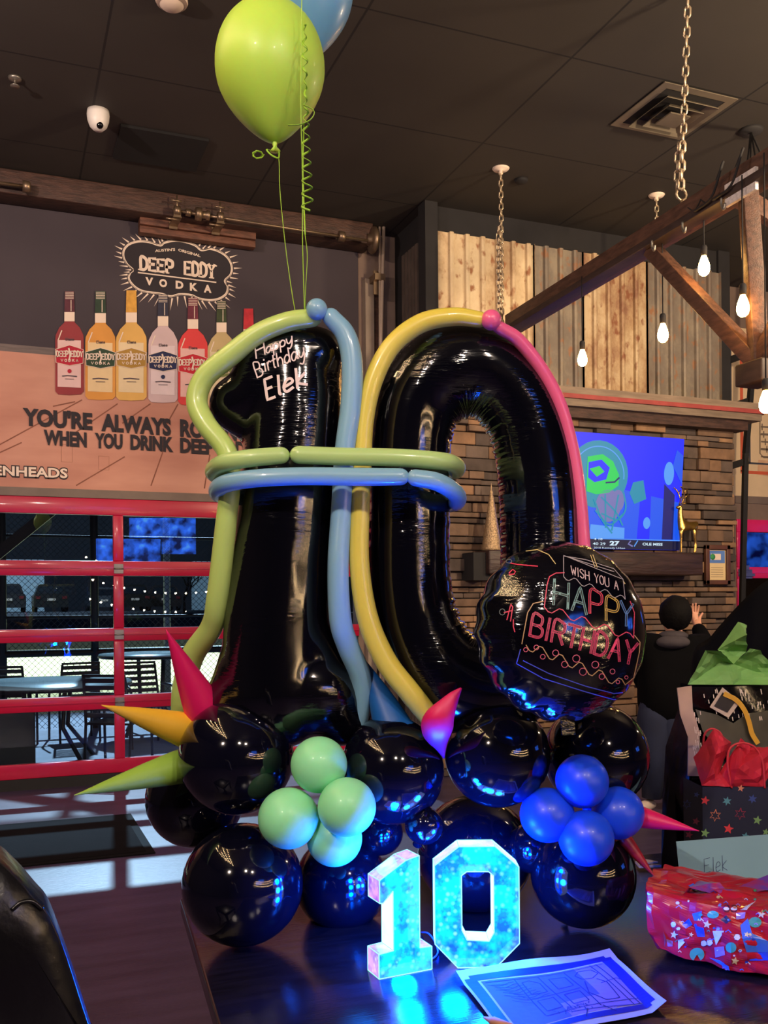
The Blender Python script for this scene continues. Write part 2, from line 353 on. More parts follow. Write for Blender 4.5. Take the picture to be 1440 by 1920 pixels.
def garage_door(name, x0, x1, muls, red):
    root = thing(name, None, None, (x0, YB, 0), kind='structure')
    rails = [(2.28, 2.42), (1.765, 1.89), (1.21, 1.32), (.635, .75), (.09, .21)]
    for a, b in rails:
        r = MB().bb((x0, YB - .02, a), (x1, YB + .04, b), bev=.006)
        if b - a < .14 and a > .1: r.bb((x0, YB - .028, (a + b) / 2 - .002), (x1, YB - .018, (a + b) / 2 + .006))
        part('rail', r, red, root)
    for (z0, z1) in ((1.89, 2.28), (1.32, 1.765), (.75, 1.21), (.21, .635)):
        for x in muls: part('stile', MB().bb((x - .042, YB - .018, z0), (x + .042, YB + .035, z1), bev=.006), red, root)
        xs = [x0] + list(muls) + [x1]
        for a, b in zip(xs[:-1], xs[1:]): part('pane', MB().bb((a, YB + .008, z0), (b, YB + .012, z1)), M_glass, root)
    for x in muls:
        for z in (1.825, 1.265, .69):
            h = MB().bb((x - .038, YB - .03, z + .006), (x + .038, YB - .02, z + .04)).bb((x - .038, YB - .03, z - .04), (x + .038, YB - .02, z - .006)).tube([(x - .04, YB - .035, z), (x + .04, YB - .035, z)], .006, 8)
            part('hinge', h, M_steel, root, 'pale metal hinge between door sections')
    part('threshold_seal', MB().bb((x0, YB - .03, 0), (x1, YB + .04, .09)), M_black, root)
    return root
garage_door('door_1', D1[0], D1[1], [-2.36, -.71, .94, 2.59], M_red)
garage_door('door_2', D2[0], D2[1], [7.645, 9.2], M_redr)
for o in bpy.data.objects:
    if o.name.startswith('door_2'):
        pass
# latch on door_2
part('latch', MB().bb((7.66, YB - .05, 1.76), (7.78, YB - .02, 1.86)).box((7.73, YB - .06, 1.80), (.14, .02, .03)).box((7.70, YB - .055, 1.88), (.05, .02, .05)), M_steel, bpy.data.objects['door_2'], 'pale metal latch')

# ---- wall to the right of door_1: track, strips, side of the chimney
struct('trim_2', MB().bb((3.19, YB - .07, 0), (3.275, YB, 4.55)), mat('track_tan', (150, 134, 118), .5, var=.15))
struct('trim_3', MB().bb((3.285, YB - .05, 0), (3.37, YB, 4.5)), M_dkwood)
dr = MB().lathe((3.2, YB - .24, WY(690, 449, YB - .24).z), [(0, -.06), (.05, -.06), (.055, -.03), (.09, -.025), (.115, -.01), (.12, .0), (.12, .015), (.1, .03), (.04, .035), (.03, .06), (0, .06)], 28, axis=(1, 0, 0))
t = thing('cable_drum', 'round metal cable drum at the right end of the shaft above the red door', 'cable drum', (3.27, YB - .2, 4.6))
part('drum', dr, M_brass, t); part('bracket', MB().bb((3.23, YB - .22, 4.5), (3.33, YB - .02, 4.56)).bb((3.24, YB - .16, 4.38), (3.31, YB - .14, 4.6)), M_brass, t)
cp = MB(); p0 = WY(720, 402, 8.25); p1 = WY(714, 660, 8.25); cp.tube([p0, p1, V((p1.x, 8.25, .0))], .016, 10); cp.tube([p0 + V((-.04, .01, -.05)), V((p1.x - .03, 8.26, 0))], .012, 8)
one('metal_conduit', cp, mat('pale_conduit', (205, 185, 165), .4, .2, var=.1), 'thin pale metal pole standing against the wall between the two balloon numbers', 'pole')
sl = MB().bb((3.335, YB - .14, 3.78), (3.375, YB - .06, 3.95)).box((3.37, YB - .16, 3.93), (.03, .02, .05)).ell((3.35, YB - .13, 3.75), (.03, .03, .04), 12)
one('cable_cleat', sl, M_brass, 'small metal cleat on the wall beside the thin pale pole', 'cleat')

# ---- chimney breast with corrugated sheets and stacked stone
FX0, FX1, FY = 3.52, 6.80, 7.62
struct('wall_chimney', MB().bb((FX0, FY + .03, 0), (FX1 - .1, YB, CZ)), M_black)
struct('trim_4', MB().bb((3.44, FY - .05, 0), (3.56, FY + .1, CZ)), M_black)
struct('trim_5', MB().bb((6.66, FY + .0, 3.3), (6.80, FY + .1, CZ)), M_black)
cs = MB()
for k in range(5):
    y = FY + .2 + k * .075; cs.bb((FX0 - .05, y, 0), (FX0 - .01, y + .05, 4.72))
one('side_cladding', cs, mat('grey_sheet', (104, 92, 84), .5, .3, var=.25), 'grey corrugated metal sheet on the dark side of the chimney', 'metal sheet')
# corrugated sheets
def rust_mat(i, cols, seed):
    m = bpy.data.materials.new('corrugated_metal_%d' % i); m.use_nodes = True; nt = m.node_tree; N = nt.nodes; L = nt.links; b = N['Principled BSDF']
    b.inputs['Roughness'].default_value = .6; b.inputs['Metallic'].default_value = .15
    tc = N.new('ShaderNodeTexCoord'); mp = N.new('ShaderNodeMapping'); mp.inputs['Scale'].default_value = (1.6, 1.6, 1.0); mp.inputs['Location'].default_value = (seed, seed, seed); L.new(tc.outputs['Object'], mp.inputs[0])
    n1 = N.new('ShaderNodeTexNoise'); n1.inputs['Scale'].default_value = 2.0; n1.inputs['Detail'].default_value = 8; n1.inputs['Roughness'].default_value = .7; L.new(mp.outputs[0], n1.inputs[0])
    r1 = N.new('ShaderNodeValToRGB'); L.new(n1.outputs['Fac'], r1.inputs[0]); e = r1.color_ramp.elements
    e[0].position = .36; e[0].color = (*srgb(cols[0]), 1); e[1].position = .62; e[1].color = (*srgb(cols[2]), 1); x = e.new(.49); x.color = (*srgb(cols[1]), 1)
    n2 = N.new('ShaderNodeTexNoise'); n2.inputs['Scale'].default_value = 9; n2.inputs['Detail'].default_value = 8; L.new(mp.outputs[0], n2.inputs[0])
    r2 = N.new('ShaderNodeValToRGB'); r2.color_ramp.elements[0].position = .56; r2.color_ramp.elements[1].position = .68; L.new(n2.outputs['Fac'], r2.inputs[0])
    mx = N.new('ShaderNodeMix'); mx.data_type = 'RGBA'; L.new(r2.outputs[0], mx.inputs[0]); L.new(r1.outputs[0], mx.inputs[6]); mx.inputs[7].default_value = (*srgb(cols[3]), 1)
    L.new(mx.outputs[2], b.inputs['Base Color']); return m
CM = [rust_mat(1, [(176, 146, 110), (210, 186, 148), (222, 202, 164), (158, 106, 70)], 1.3), rust_mat(2, [(118, 104, 92), (126, 116, 104), (148, 136, 118), (150, 106, 74)], 5.1), rust_mat(3, [(140, 100, 76), (176, 146, 110), (202, 180, 144), (136, 86, 58)], 9.7)]
xs = FX0 + .06; zt, zb = 4.77, 3.45; plan = [.96, .52, .72, .95]; kinds = [0, 1, 2, 1]
for wd_, kd in zip(plan, kinds):
    x_end = min(xs + wd_, 6.66); prof = []; x = xs; pitch = .155
    while x < x_end - .01:
        for dx, dy in ((0, 0), (.1, 0), (.108, -.028), (.128, -.034), (.147, -.028)): prof.append((min(x + dx, x_end), FY + dy - kinds.index(kd) * .004))
        x += pitch
    prof.append((x_end, FY)); mb = MB(); n = len(prof)
    vs = [(a, b, z) for z in (zb, zt) for a, b in prof] + [(a, b + .008, z) for z in (zb, zt) for a, b in prof]
    fs = [(i, i + 1, n + i + 1, n + i) for i in range(n - 1)] + [(2 * n + i, 2 * n + i + 1, 3 * n + i + 1, 3 * n + i) for i in range(n - 1)] + [(i, i + 1, 2 * n + i + 1, 2 * n + i) for i in range(n - 1)] + [(n + i, n + i + 1, 3 * n + i + 1, 3 * n + i) for i in range(n - 1)]
    mb.add(vs, fs)
    lab = ['cream rusty corrugated sheet at the left end above the stone chimney', 'grey corrugated sheet just right of the cream rusty one', 'brown rust-streaked corrugated sheet behind the hanging timber beam', 'grey corrugated sheet at the right end of the chimney top'][plan.index(wd_)]
    one('corrugated_sheet', mb, CM[kd], lab, 'metal sheet', 'corrugated sheets on the chimney'); xs = x_end
# short horizontal strip of sheet under them
st = MB()
for k in range(3): st.bb((FX0 + .06 + 0, FY - .03, 3.36 + k * .035), (6.66, FY - .005 - .01 * (k % 2), 3.39 + k * .035))
# stone shelf
sh = thing('chimney_shelf', 'painted board shelf capping the stone chimney under the corrugated metal', 'shelf', (5.2, FY - .1, 3.2))
part('top_board', MB().bb((FX0 - .06, FY - .24, 3.385), (7.02, FY + .02, 3.45)), mat('grey_board', (150, 130, 110), .6, var=.3, scale=4, stretch=(1, 8, 8)), sh)
part('painted_strip', MB().bb((FX0 - .06, FY - .255, 3.345), (7.02, FY - .18, 3.385)), mat('faded_red', (168, 70, 66), .6, var=.25), sh, 'faded red painted strip')
part('lower_board', MB().bb((FX0 - .05, FY - .23, 3.28), (6.98, FY + .0, 3.345)), mat('grey_board2', (136, 118, 100), .6, var=.35, scale=4, stretch=(1, 8, 8)), sh)
part('support_beam', MB().bb((FX0, FY - .17, 3.19), (6.86, FY, 3.28)), M_dkwood, sh)
# stones
stc = [(120, 94, 74), (96, 78, 66), (146, 112, 84), (84, 72, 66), (108, 92, 82), (160, 124, 92), (130, 104, 84)]
SM = [mat('ledge_stone_%d' % i, c, .85, var=.4, scale=6, bump=1, bscale=9) for i, c in enumerate(stc)]
SMo = mat('mortar', (38, 32, 28), .9, var=.2)
sb = MB(); sb.bb((FX0 + .02, FY - .01, 0), (FX1, FY + .04, 3.2), 7); z = 0; rnd = random.Random(4)
while z < 3.19:
    h = rnd.choice([.05, .06, .075, .09, .115]); h = min(h, 3.2 - z); x = FX0 + .02
    while x < FX1 - .02:
        l = min(rnd.uniform(.12, .46), FX1 - x); 
        if FX1 - x - l < .1: l = FX1 - x
        pr = rnd.uniform(.02, .085); sb.bb((x + .004, FY - pr, z + .004), (x + l - .004, FY, z + h - .004), rnd.randrange(7), bev=.008); x += l
    z += h
o = struct('wall_stone_veneer', sb, SM + [SMo])
sb = MB(); z = 0
while z < 3.19:
    h = rnd.choice([.075, .09, .11, .13]); h = min(h, 3.2 - z); x = FY
    while x < YB - .01:
        l = min(rnd.uniform(.14, .4), YB - x); pr = rnd.uniform(.02, .05)
        sb.bb((FX1 - .02, x + .004, z + .004), (FX1 + pr, x + l - .004, z + h - .004), rnd.randrange(7), bev=.008); x += l
    z += h
struct('wall_stone_return', sb, SM + [SMo])

# ---- ceiling items
def cz(px, py): return WZ(px, py, CZ)
p = V((4.475, 5.575, CZ)); t = thing('ceiling_vent', 'square grey ceiling air vent with stepped louvres beside the long chain', 'air vent', p)
M_vent = mat('vent_metal', (118, 108, 92), .4, .3, var=.15)
def sqring(ro, ri, z0, z1, c):
    mb = MB(); q = [(-1, -1), (1, -1), (1, 1), (-1, 1)]
    vs = [(c.x + a * ro, c.y + b * ro, z0) for a, b in q] + [(c.x + a * ri, c.y + b * ri, z1) for a, b in q]
    vs += [(x, y, z + .006) for x, y, z in vs]
    fs = [(i, (i + 1) % 4, 4 + (i + 1) % 4, 4 + i) for i in range(4)] + [(8 + i, 8 + (i + 1) % 4, 12 + (i + 1) % 4, 12 + i) for i in range(4)] + [(i, (i + 1) % 4, 8 + (i + 1) % 4, 8 + i) for i in range(4)] + [(4 + i, 4 + (i + 1) % 4, 12 + (i + 1) % 4, 12 + i) for i in range(4)]
    return mb.add(vs, fs)
part('frame', sqring(.31, .25, CZ - .012, CZ - .012, p), M_vent, t)
for ro, ri, z0, z1 in ((.22, .17, CZ - .05, CZ - .01), (.15, .10, CZ - .065, CZ - .02)): part('louvre', sqring(ro, ri, z0, z1, p), M_vent, t)
part('centre_plate', MB().bb((p.x - .085, p.y - .085, CZ - .07), (p.x + .085, p.y + .085, CZ - .06)), M_vent, t)
part('backing', MB().bb((p.x - .25, p.y - .25, CZ - .008), (p.x + .25, p.y + .25, CZ - .003)), M_black, t)
q = [cz(215, 245), cz(388, 262), cz(370, 320), cz(208, 293)]
c = cz(300, 277)
one('ceiling_hatch', MB().bb((c.x - .32, c.y - .27, CZ - .02), (c.x + .32, c.y + .27, CZ - .0005)), mat('hatch_black', (13, 12, 13), .9, var=.1), 'flat black rectangular panel on the ceiling near the white camera', 'ceiling panel')
c = cz(184, 208); t = thing('security_camera', 'white dome security camera on the black ceiling', 'security camera', c)
part('housing', MB().lathe(c, [(.0, 0), (.075, 0), (.078, -.03), (.074, -.07), (.06, -.11), (.035, -.135), (0, -.14)], 28), M_white, t)
dd = (EYE - c).normalized(); dd = V((dd.x + .25, dd.y, dd.z - .2)).normalized(); part('lens_window', MB().ell(c + V((0, 0, -.085)) + dd * .045, (.026, .026, .03), 20), mat('lens_black', (8, 8, 10), .1, var=0), t, 'black glossy lens')
c = cz(322, -3); t = thing('smoke_detector', 'round white smoke detector at the top edge above the balloons', 'smoke detector', c)
part('body', MB().lathe(c, [(.0, 0), (.09, 0), (.092, -.02), (.075, -.035), (.06, -.05), (.0, -.052)], 28), mat('warm_white', (215, 195, 175), .5, var=.05), t); part('grille', MB().lathe(c, [(.082, -.018), (.088, -.03), (.07, -.042)], 28), M_beige, t)
c = cz(28, 146); t = thing('fire_sprinkler', 'small metal fire sprinkler on the ceiling at far left', 'sprinkler', c)
part('escutcheon', MB().lathe(c, [(0, 0), (.045, 0), (.04, -.012), (.02, -.02), (0, -.02)], 20), M_steel, t); part('deflector', MB().lathe(c, [(.008, -.02), (.008, -.05), (.03, -.052), (.03, -.058), (0, -.058)], 16), M_steel, t)
c = cz(977, 337); one('ceiling_plug', MB().lathe(c, [(0, 0), (.06, 0), (.05, -.02), (0, -.025)], 18), M_black, 'small dark round cap on the ceiling beside the thin hanging chain', 'ceiling cap')

# ---- timber, shaft and plank above the banner
tb = MB(); a0, a1 = -3.8, 3.2
tb.bb((a0, YB - .26, 4.80), (a1, YB - .02, 4.995), bev=.01)
one('header_beam', tb, M_dkwood, 'long dark rough timber beam running along the ceiling above the banner', 'beam', kind='structure')
pl = thing('spring_plank', 'brown double plank carrying the shaft brackets above the banner', 'plank', WY(370, 450, YB - .1))
pa, pb_ = WY(262, 425, YB - .14), WY(480, 455, YB - .14)
zt_ = WY(262, 406, YB - .14).z; zb_ = WY(262, 434, YB - .14).z; zm_ = (zt_ + zb_) / 2
part('upper_board', MB().bb((pa.x, YB - .15, zm_), (pb_.x, YB - .04, zt_), bev=.006), M_wood, pl); part('lower_board', MB().bb((pa.x, YB - .13, zb_), (pb_.x, YB - .04, zm_ - .004), bev=.006), M_wood, pl)
ys_ = YB - .36; zs = WY(370, 401, ys_).z
sf = thing('torsion_shaft', 'thin metal shaft with brackets and bearings in front of the dark beam', 'shaft', (1.7, ys_, zs))
xa, xb_, xc_, xd_ = WY(50, 357, ys_).x, WY(332, 395, ys_).x, WY(413, 406, ys_).x, WY(690, 446, ys_).x
part('rod', MB().tube([(-3.7, ys_, zs + .02), (xa, ys_, zs + .02)], .014, 10).tube([(xb_ - .03, ys_, zs), (xd_, ys_, zs - .02)], .012, 10), M_brass, sf)
xm_ = (xb_ + xc_) / 2
part('coupling', MB().lathe((xm_, ys_, zs), [(0, -.11), (.03, -.11), (.03, -.07), (.012, -.065), (.012, -.03), (.05, -.03), (.055, -.01), (.055, .02), (.03, .025), (.03, .06), (.04, .065), (.04, .09), (0, .09)], 24, axis=(1, 0, 0)), M_brass, sf)
for x in (xb_, xc_):
    part('bracket', MB().bb((x - .035, YB - .17, zb_ + .05), (x + .035, YB - .155, zs - .02)).bb((x - .035, ys_ - .02, zs - .06), (x + .035, YB - .15, zs - .05)).bb((x - .03, ys_ - .015, zs - .06), (x + .03, ys_ - .005, zs)).lathe((x, ys_, zs), [(.012, -.025), (.04, -.025), (.04, .025), (.012, .025)], 16, axis=(1, 0, 0)).tube([(x - .05, ys_, zs + .085), (x + .04, ys_, zs + .085)], .008, 8).tube([(x, ys_, zs), (x, ys_, zs + .13)], .007, 8).tube([(x - .09, ys_ + .03, zs - .06), (x + .02, ys_ + .03, zs - .06)], .009, 8), M_brass, sf)
part('end_coupling', MB().lathe((xa, ys_, zs + .02), [(0, -.03), (.045, -.03), (.045, .02), (.03, .03), (0, .03)], 16, axis=(1, 0, 0)), M_brass, sf)
part('end_coupling', MB().lathe((xd_ - .25, ys_, zs - .018), [(0, -.03), (.045, -.03), (.045, .02), (.03, .03), (0, .03)], 16, axis=(1, 0, 0)), M_brass, sf)

# ---- right hand door track
tk = thing('door_track', 'tall black metal door track leaning in from the wall at the right', 'door track', (7.5, 8.3, 0))
pT, pM, pB = WX(1422, 560, 7.42), WX(1398, 850, 7.42), WX(1384, 1190, 7.46)
part('rail', MB().bar((pB.x, pB.y, 0), pM, .05, .05).bar(pM, pT, .05, .05).bar(pT, pT + (pT - pM) * .35, .05, .05), M_black, tk)
for py in (655, 745, 858): 
    q = pB + (pT - pB) * ((1190 - py) / 630.); part('bracket', MB().bar(q, (7.12, YB - .0, q.z - .12), .03, .07), M_black, tk)
# ================================================================ printed banner on the left wall
YS = YB - .012
def onw(px, py, lay=1): return WY(px, py, YS - .003 * lay)
def zp(x, y): return (x / 3, 400 + y / 3)             # detail coordinates -> photo
def onz(x, y, lay=1): return onw(x / 3, 400 + y / 3, lay)
bn_root = thing('advertising_banner', 'huge wall banner showing a row of bottles on a wooden bar above large dark lettering', 'banner', (-.3, YS, 2.49))
bx0, bx1 = -3.6, 3.14
part('dark_field', MB().bb((bx0, YS, 3.66), (bx1, YS + .01, 4.98)), mat('banner_charcoal', (66, 58, 64), .85, var=.12, scale=1.5), bn_root)
Mb_w = mat('printed_bar_top', (208, 154, 132), .8, scale=1.2, stretch=(.6, 1, 2.2), col2=(178, 122, 104))
lw = MB().bb((bx0, YS, 2.49), (bx1, YS + .01, 3.60)); part('bar_top_print', lw, Mb_w, bn_root)
part('bar_edge_print', MB().bb((bx0, YS - .001, 3.60), (bx1, YS + .01, 3.66)), mat('printed_grey', (120, 108, 104), .8, var=.3, stretch=(.5, 1, 9)), bn_root)
sm = MB()
for a, b in (((460, 1050), (0, 1300)), ((660, 1072), (400, 1250)), ((845, 1072), (690, 1180)), ((1000, 1075), (930, 1200)), ((915, 1345), (850, 1530)), ((700, 1370), (430, 1530)), ((120, 1290), (0, 1345)), ((420, 1060), (300, 1085)), ((1180, 1360), (1150, 1545))):
    ribbon(sm, [a, b], 7, lambda x, y: onz(x, y, .6), step=400)
part('board_seams', sm, mat('printed_brown', (140, 88, 70), .8, var=.2), bn_root)
sk = MB()
for x, y, w, h in ((345, 1300, 62, 100), (555, 1365, 58, 80)):
    ribbon(sk, [(x, y), (x + w, y + 3), (x + w, y + h), (x, y + h - 3)], 3, lambda a, b: onz(a, b, .6), step=400, closed=True)
part('wall_plate_outline', sk, mat('printed_tan', (168, 118, 96), .8, var=.1), bn_root)
# logo
cl = [(745, 318), (712, 285), (692, 245), (694, 205), (722, 172), (775, 155), (835, 158), (900, 178), (925, 162), (985, 150), (1045, 158), (1100, 178), (1135, 205), (1185, 198), (1240, 215), (1285, 250), (1307, 300), (1300, 345), (1268, 380), (1284, 415), (1275, 455), (1235, 483), (1180, 492), (1120, 482), (1075, 462), (1010, 458), (960, 470), (905, 455), (850, 448), (795, 438), (750, 410), (722, 370), (728, 338)]
cls = subdiv_path(cl, 5, True); cen = (1000, 320)
def scl(P, k): return [(cen[0] + (x - cen[0]) * k[0], cen[1] + (y - cen[1]) * k[1]) for x, y in P]
lg = MB(); fillpoly(lg, cls, lambda x, y: onz(x, y, 1), 0)
ribbon(lg, scl(cls, (.985, .97)), 9, lambda x, y: onz(x, y, 2), 1, 400, True)
ribbon(lg, cls, 5, lambda x, y: onz(x, y, 2), 1, 400, True)
for i in range(0, len(cls), 3):
    x, y = cls[i]; dx, dy = x - cen[0], y - cen[1]; a = math.atan2(dy * 1.25, dx); ln = 34 + 14 * ((i // 3) % 2)
    if dy > 60 and abs(dx) < 260: ln += 24
    c, s_ = math.cos(a), math.sin(a); bx, by = x + c * 8, y + s_ * 8
    fillpoly(lg, [(bx - s_ * 5, by + c * 5), (bx + c * ln, by + s_ * ln), (bx + s_ * 5, by - c * 5)], lambda p, q: onz(p, q, 1), 1)
part('logo_print', lg, [M_ink, M_pale], bn_root, 'cloud-shaped badge with rays')
def ztext(mb, s, a, b, h, mi=0, bold=.02, lay=3, arc=0):
    """text in detail coordinates: baseline a -> b, capital height h"""
    A, B = onz(*a, lay), onz(*b, lay); Tp = onz(a[0], a[1] - h, lay); up = V((0, 0, (Tp - A).z))
    text_on(mb, s, lambda u, v: A + (B - A) * u + up * v + V((0, 0, arc * (u - .5) ** 2)), mi, bold)
def slab(mb, s, a, b, h, w, serif, lay=3, mi=0):
    out = []; f = line_f(a, b, (0, -h)); strokes(s, f, out, .38, .7)
    for st in out:
        ribbon(mb, st, w, lambda x, y: onz(x, y, lay), mi, 400)
        for p in (st[0], st[-1]):
            u = ((p[0] - a[0]) / (b[0] - a[0])); by = a[1] + (b[1] - a[1]) * u
            if abs(by - p[1]) < h * .05 or abs(by - h - p[1]) < h * .05: ribbon(mb, [(p[0] - serif, p[1] - serif * .05 + (2 if p[1] > by - h / 2 else 3)), (p[0] + serif, p[1] + serif * .1 + 3)], w * .42, lambda x, y: onz(x, y, lay + .1), mi, 400)
lt = MB()
slab(lt, 'DEEP', (792, 314), (972, 336), 68, 17, 13); slab(lt, 'EDDY', (1040, 342), (1206, 362), 70, 16, 12)
ribbon(lt, [(778, 333), (1214, 388)], 7, lambda x, y: onz(x, y, 3), 0, 400)
for ch, x, y in (('V', 818, 400), ('O', 896, 410), ('D', 988, 420), ('K', 1068, 432), ('A', 1146, 442)): ztext(lt, ch, (x, y), (x + 44, y + 4), 42, bold=.05)
ztext(lt, "AUSTIN'S", (872, 218), (985, 210), 15, bold=.03); ztext(lt, "ORIGINAL", (1003, 212), (1128, 246), 15, bold=.03)
part('badge_lettering', lt, M_pale, bn_root, 'cream lettering inside the badge')
bt = MB()
ztext(bt, "YOU'RE", (128, 1186), (520, 1214), 92, bold=.05); ztext(bt, "ALWAYS", (570, 1218), (962, 1246), 92, bold=.05); ztext(bt, "ROWING", (1014, 1250), (1400, 1280), 92, bold=.05)
ztext(bt, "WHEN", (246, 1296), (488, 1312), 80, bold=.05); ztext(bt, "YOU", (533, 1314), (690, 1322), 80, bold=.05); ztext(bt, "DRINK", (734, 1324), (975, 1338), 80, bold=.05); ztext(bt, "DEEP EDDY", (1014, 1342), (1440, 1368), 80, bold=.05)
part('slogan_lettering', bt, M_ink, bn_root, 'large dark slogan lettering')
kt = MB(); ztext(kt, "KITCHENHEADS", (-330, 1462), (384, 1492), 62, 0, .075, 2); ztext(kt, "KITCHENHEADS", (-326, 1458), (380, 1488), 55, 1, .03, 3)
part('small_lettering', kt, [M_ink, M_pale], bn_root, 'outlined cream lettering in the lower left corner')
# bottles
def bottle(cx, top, bot, hw, cap, liq, lab, band, plain_cap=False, mark=None):
    H = bot - top; nw = hw * .36; r = part('bottle_picture', MB(), M_ink, bn_root); pr = r
    nk = top + H * .235; sh_ = top + H * .42
    out = [(cx - nw, nk), (cx - nw, top + H * .3), (cx - hw * .72, top + H * .35), (cx - hw * .97, sh_), (cx - hw, sh_ + 25), (cx - hw, bot - 22), (cx - hw * .8, bot - 4), (cx, bot), (cx + hw * .8, bot - 4), (cx + hw, bot - 22), (cx + hw, sh_ + 25), (cx + hw * .97, sh_), (cx + hw * .72, top + H * .35), (cx + nw, top + H * .3), (cx + nw, nk)]
    mb = MB(); L = lambda l: (lambda x, y: onz(x, y, l))
    fillpoly(mb, out, L(3), 0)
    fillpoly(mb, [(cx - nw, top + H * .2), (cx + nw, top + H * .2), (cx + nw, top + H * .29), (cx - nw, top + H * .29)], L(4), 2)
    fillpoly(mb, [(cx - nw * .9, top), (cx + nw * .9, top), (cx + nw, top + H * .2), (cx - nw, top + H * .2)], L(5), 1)
    if not plain_cap:
        for k in range(5): ribbon(mb, [(cx - nw * .8, top + 6 + k * 9), (cx + nw * .8, top + 6 + k * 9)], 3, L(6), 2, 400)
        ribbon(mb, [(cx + nw * .3, top + 50), (cx + nw * .3, top + H * .19)], 4, L(6), 2, 400)
    fillpoly(mb, [(cx - hw * .84, top + H * .47), (cx + hw * .8, top + H * .475), (cx + hw * .8, top + H * .93), (cx - hw * .84, top + H * .92)], L(4), 3)
    by = top + H * .56
    bd = [(cx - hw, by), (cx - hw * .5, by - 12), (cx, by - 24), (cx + hw * .5, by - 12), (cx + hw, by + 3), (cx + hw * .95, by + 78), (cx + hw * .5, by + 84), (cx, by + 92), (cx - hw * .5, by + 82), (cx - hw * .95, by + 74)]
    fillpoly(mb, bd, L(5), 4); ribbon(mb, bd, 3, L(6), 2, 400, True)
    out = []; strokes('DEEP', line_f((cx - hw * .92, by + 40), (cx - 8, by + 40), (0, -30)), out, .35, .6); strokes('EDDY', line_f((cx + 8, by + 40), (cx + hw * .92, by + 42), (0, -30)), out, .35, .6)
    for st in out: ribbon(mb, st, 7, L(7), 2, 400)
    out = []; strokes('VODKA', line_f((cx - hw * .6, by + 68), (cx + hw * .6, by + 69), (0, -13)), out, .9, .8)
    for st in out: ribbon(mb, st, 4, L(7), 2, 400)
    ribbon(mb, [(cx - 4, by - 4), (cx + 4, by + 30), (cx - 2, by + 60)], 9, L(8), 2, 400)
    out = []; strokes('Elaea', line_f((cx - 22, by - 50), (cx + 24, by - 50), (0, -14)), out)
    for st in out: ribbon(mb, st, 3, L(6), 5, 400)
    ribbon(mb, [(cx - hw * .5, by + 150), (cx - 10, by + 147), (cx + hw * .5, by + 152)], 6, L(6), 5, 400); ribbon(mb, [(cx - hw * .3, by + 166), (cx + hw * .3, by + 167)], 3, L(6), 5, 400)
    if mark: fillpoly(mb, [(cx + 12 * math.cos(k * .7), by + 122 + 12 * math.sin(k * .7)) for k in range(9)], L(6), 4)
    ribbon(mb, [(cx - hw * .8, sh_ + 30), (cx - hw * .55, top + H * .38)], 6, L(4), 2, 400)
    me = mb.mesh('bottle_picture', [mat('print_liq_%d_%d_%d' % liq, liq, .8, var=.18, scale=3), mat('print_cap_%d_%d_%d' % cap, cap, .8, var=.25, scale=20), M_pale, mat('print_lab_%d_%d_%d' % lab, lab, .8, var=.08), mat('print_band_%d_%d_%d' % band, band, .8, var=.1), mat('print_small', (96, 84, 90), .8)], wloc(bn_root))
    r.data = me
bottle(391, 438, 1022, 80, (92, 44, 56), (150, 58, 62), (232, 196, 190), (186, 34, 58), mark=1)
bottle(565, 438, 1050, 85, (46, 66, 50), (226, 158, 74), (236, 208, 158), (50, 72, 52))
bottle(739, 433, 1054, 86, (220, 164, 70), (232, 184, 100), (236, 214, 170), (178, 138, 60), True)
bottle(917, 456, 1066, 82, (52, 52, 70), (216, 190, 190), (232, 212, 212), (40, 46, 84), mark=1)
bottle(1085, 474, 1080, 83, (110, 44, 60), (226, 70, 70), (238, 190, 180), (200, 40, 54), mark=1)
bottle(1246, 492, 1100, 78, (60, 72, 44), (206, 182, 130), (226, 210, 170), (120, 130, 70))
bottle(1398, 536, 1115, 80, (206, 52, 62), (214, 96, 90), (236, 196, 186), (190, 40, 50), True)

# ================================================================ cream painted sign right of the chimney
sg = thing('painted_sign', 'cream sign panel with thin red and dark lines above the pink door', 'sign', (9, YS, 2.6))
part('panel', MB().bb((6.86, YS, 2.60), (11.2, YS + .01, 4.55)), mat('cream_panel', (222, 196, 158), .7, var=.06), sg)
part('lower_strip', MB().bb((6.9, YS - .004, 2.60), (11.2, YS + .006, 2.68)), mat('grey_trim', (120, 104, 92), .6, var=.15), sg)
Mo = mat('red_line', (206, 92, 60), .7, var=.1)
ln = MB()
for x0, x1, z0, z1 in ((7.66, 7.70, 2.95, 4.4), (7.66, 11, 2.93, 2.965)): ln.bb((x0, YS - .004, z0), (x1, YS, z1))
part('red_line', ln, Mo, sg)
ln = MB()
for x0, x1, z0, z1 in ((7.78, 7.80, 3.05, 4.3), (7.78, 11, 3.04, 3.06), (7.52, 7.54, 2.8, 4.4)): ln.bb((x0, YS - .004, z0), (x1, YS, z1))
part('dark_line', ln, mat('navy_line', (60, 62, 74), .7), sg)
ps = MB(); onr = lambda x, y, l=1: WY(x, y, YS - .003 * l)
ribbon(ps, [(1425, 780), (1425, 850), (1432, 858), (1470, 858)], 2, onr, 0, 400)
for i in range(5): ribbon(ps, [(1428, 800 + i * 14), (1460, 802 + i * 14)], 3 + i % 2, onr, 0, 400); ribbon(ps, [(1429 + i * 3, 795 + i * 14), (1429 + i * 3, 806 + i * 14)], 2, onr, 0, 400)
fillpoly(ps, [(1422, 862), (1466, 866), (1466, 896), (1420, 890)], onr, 1)
part('badge_print', ps, [mat('grey_print', (120, 104, 88), .8), mat('peach_print', (214, 170, 134), .8, var=.2)], sg)
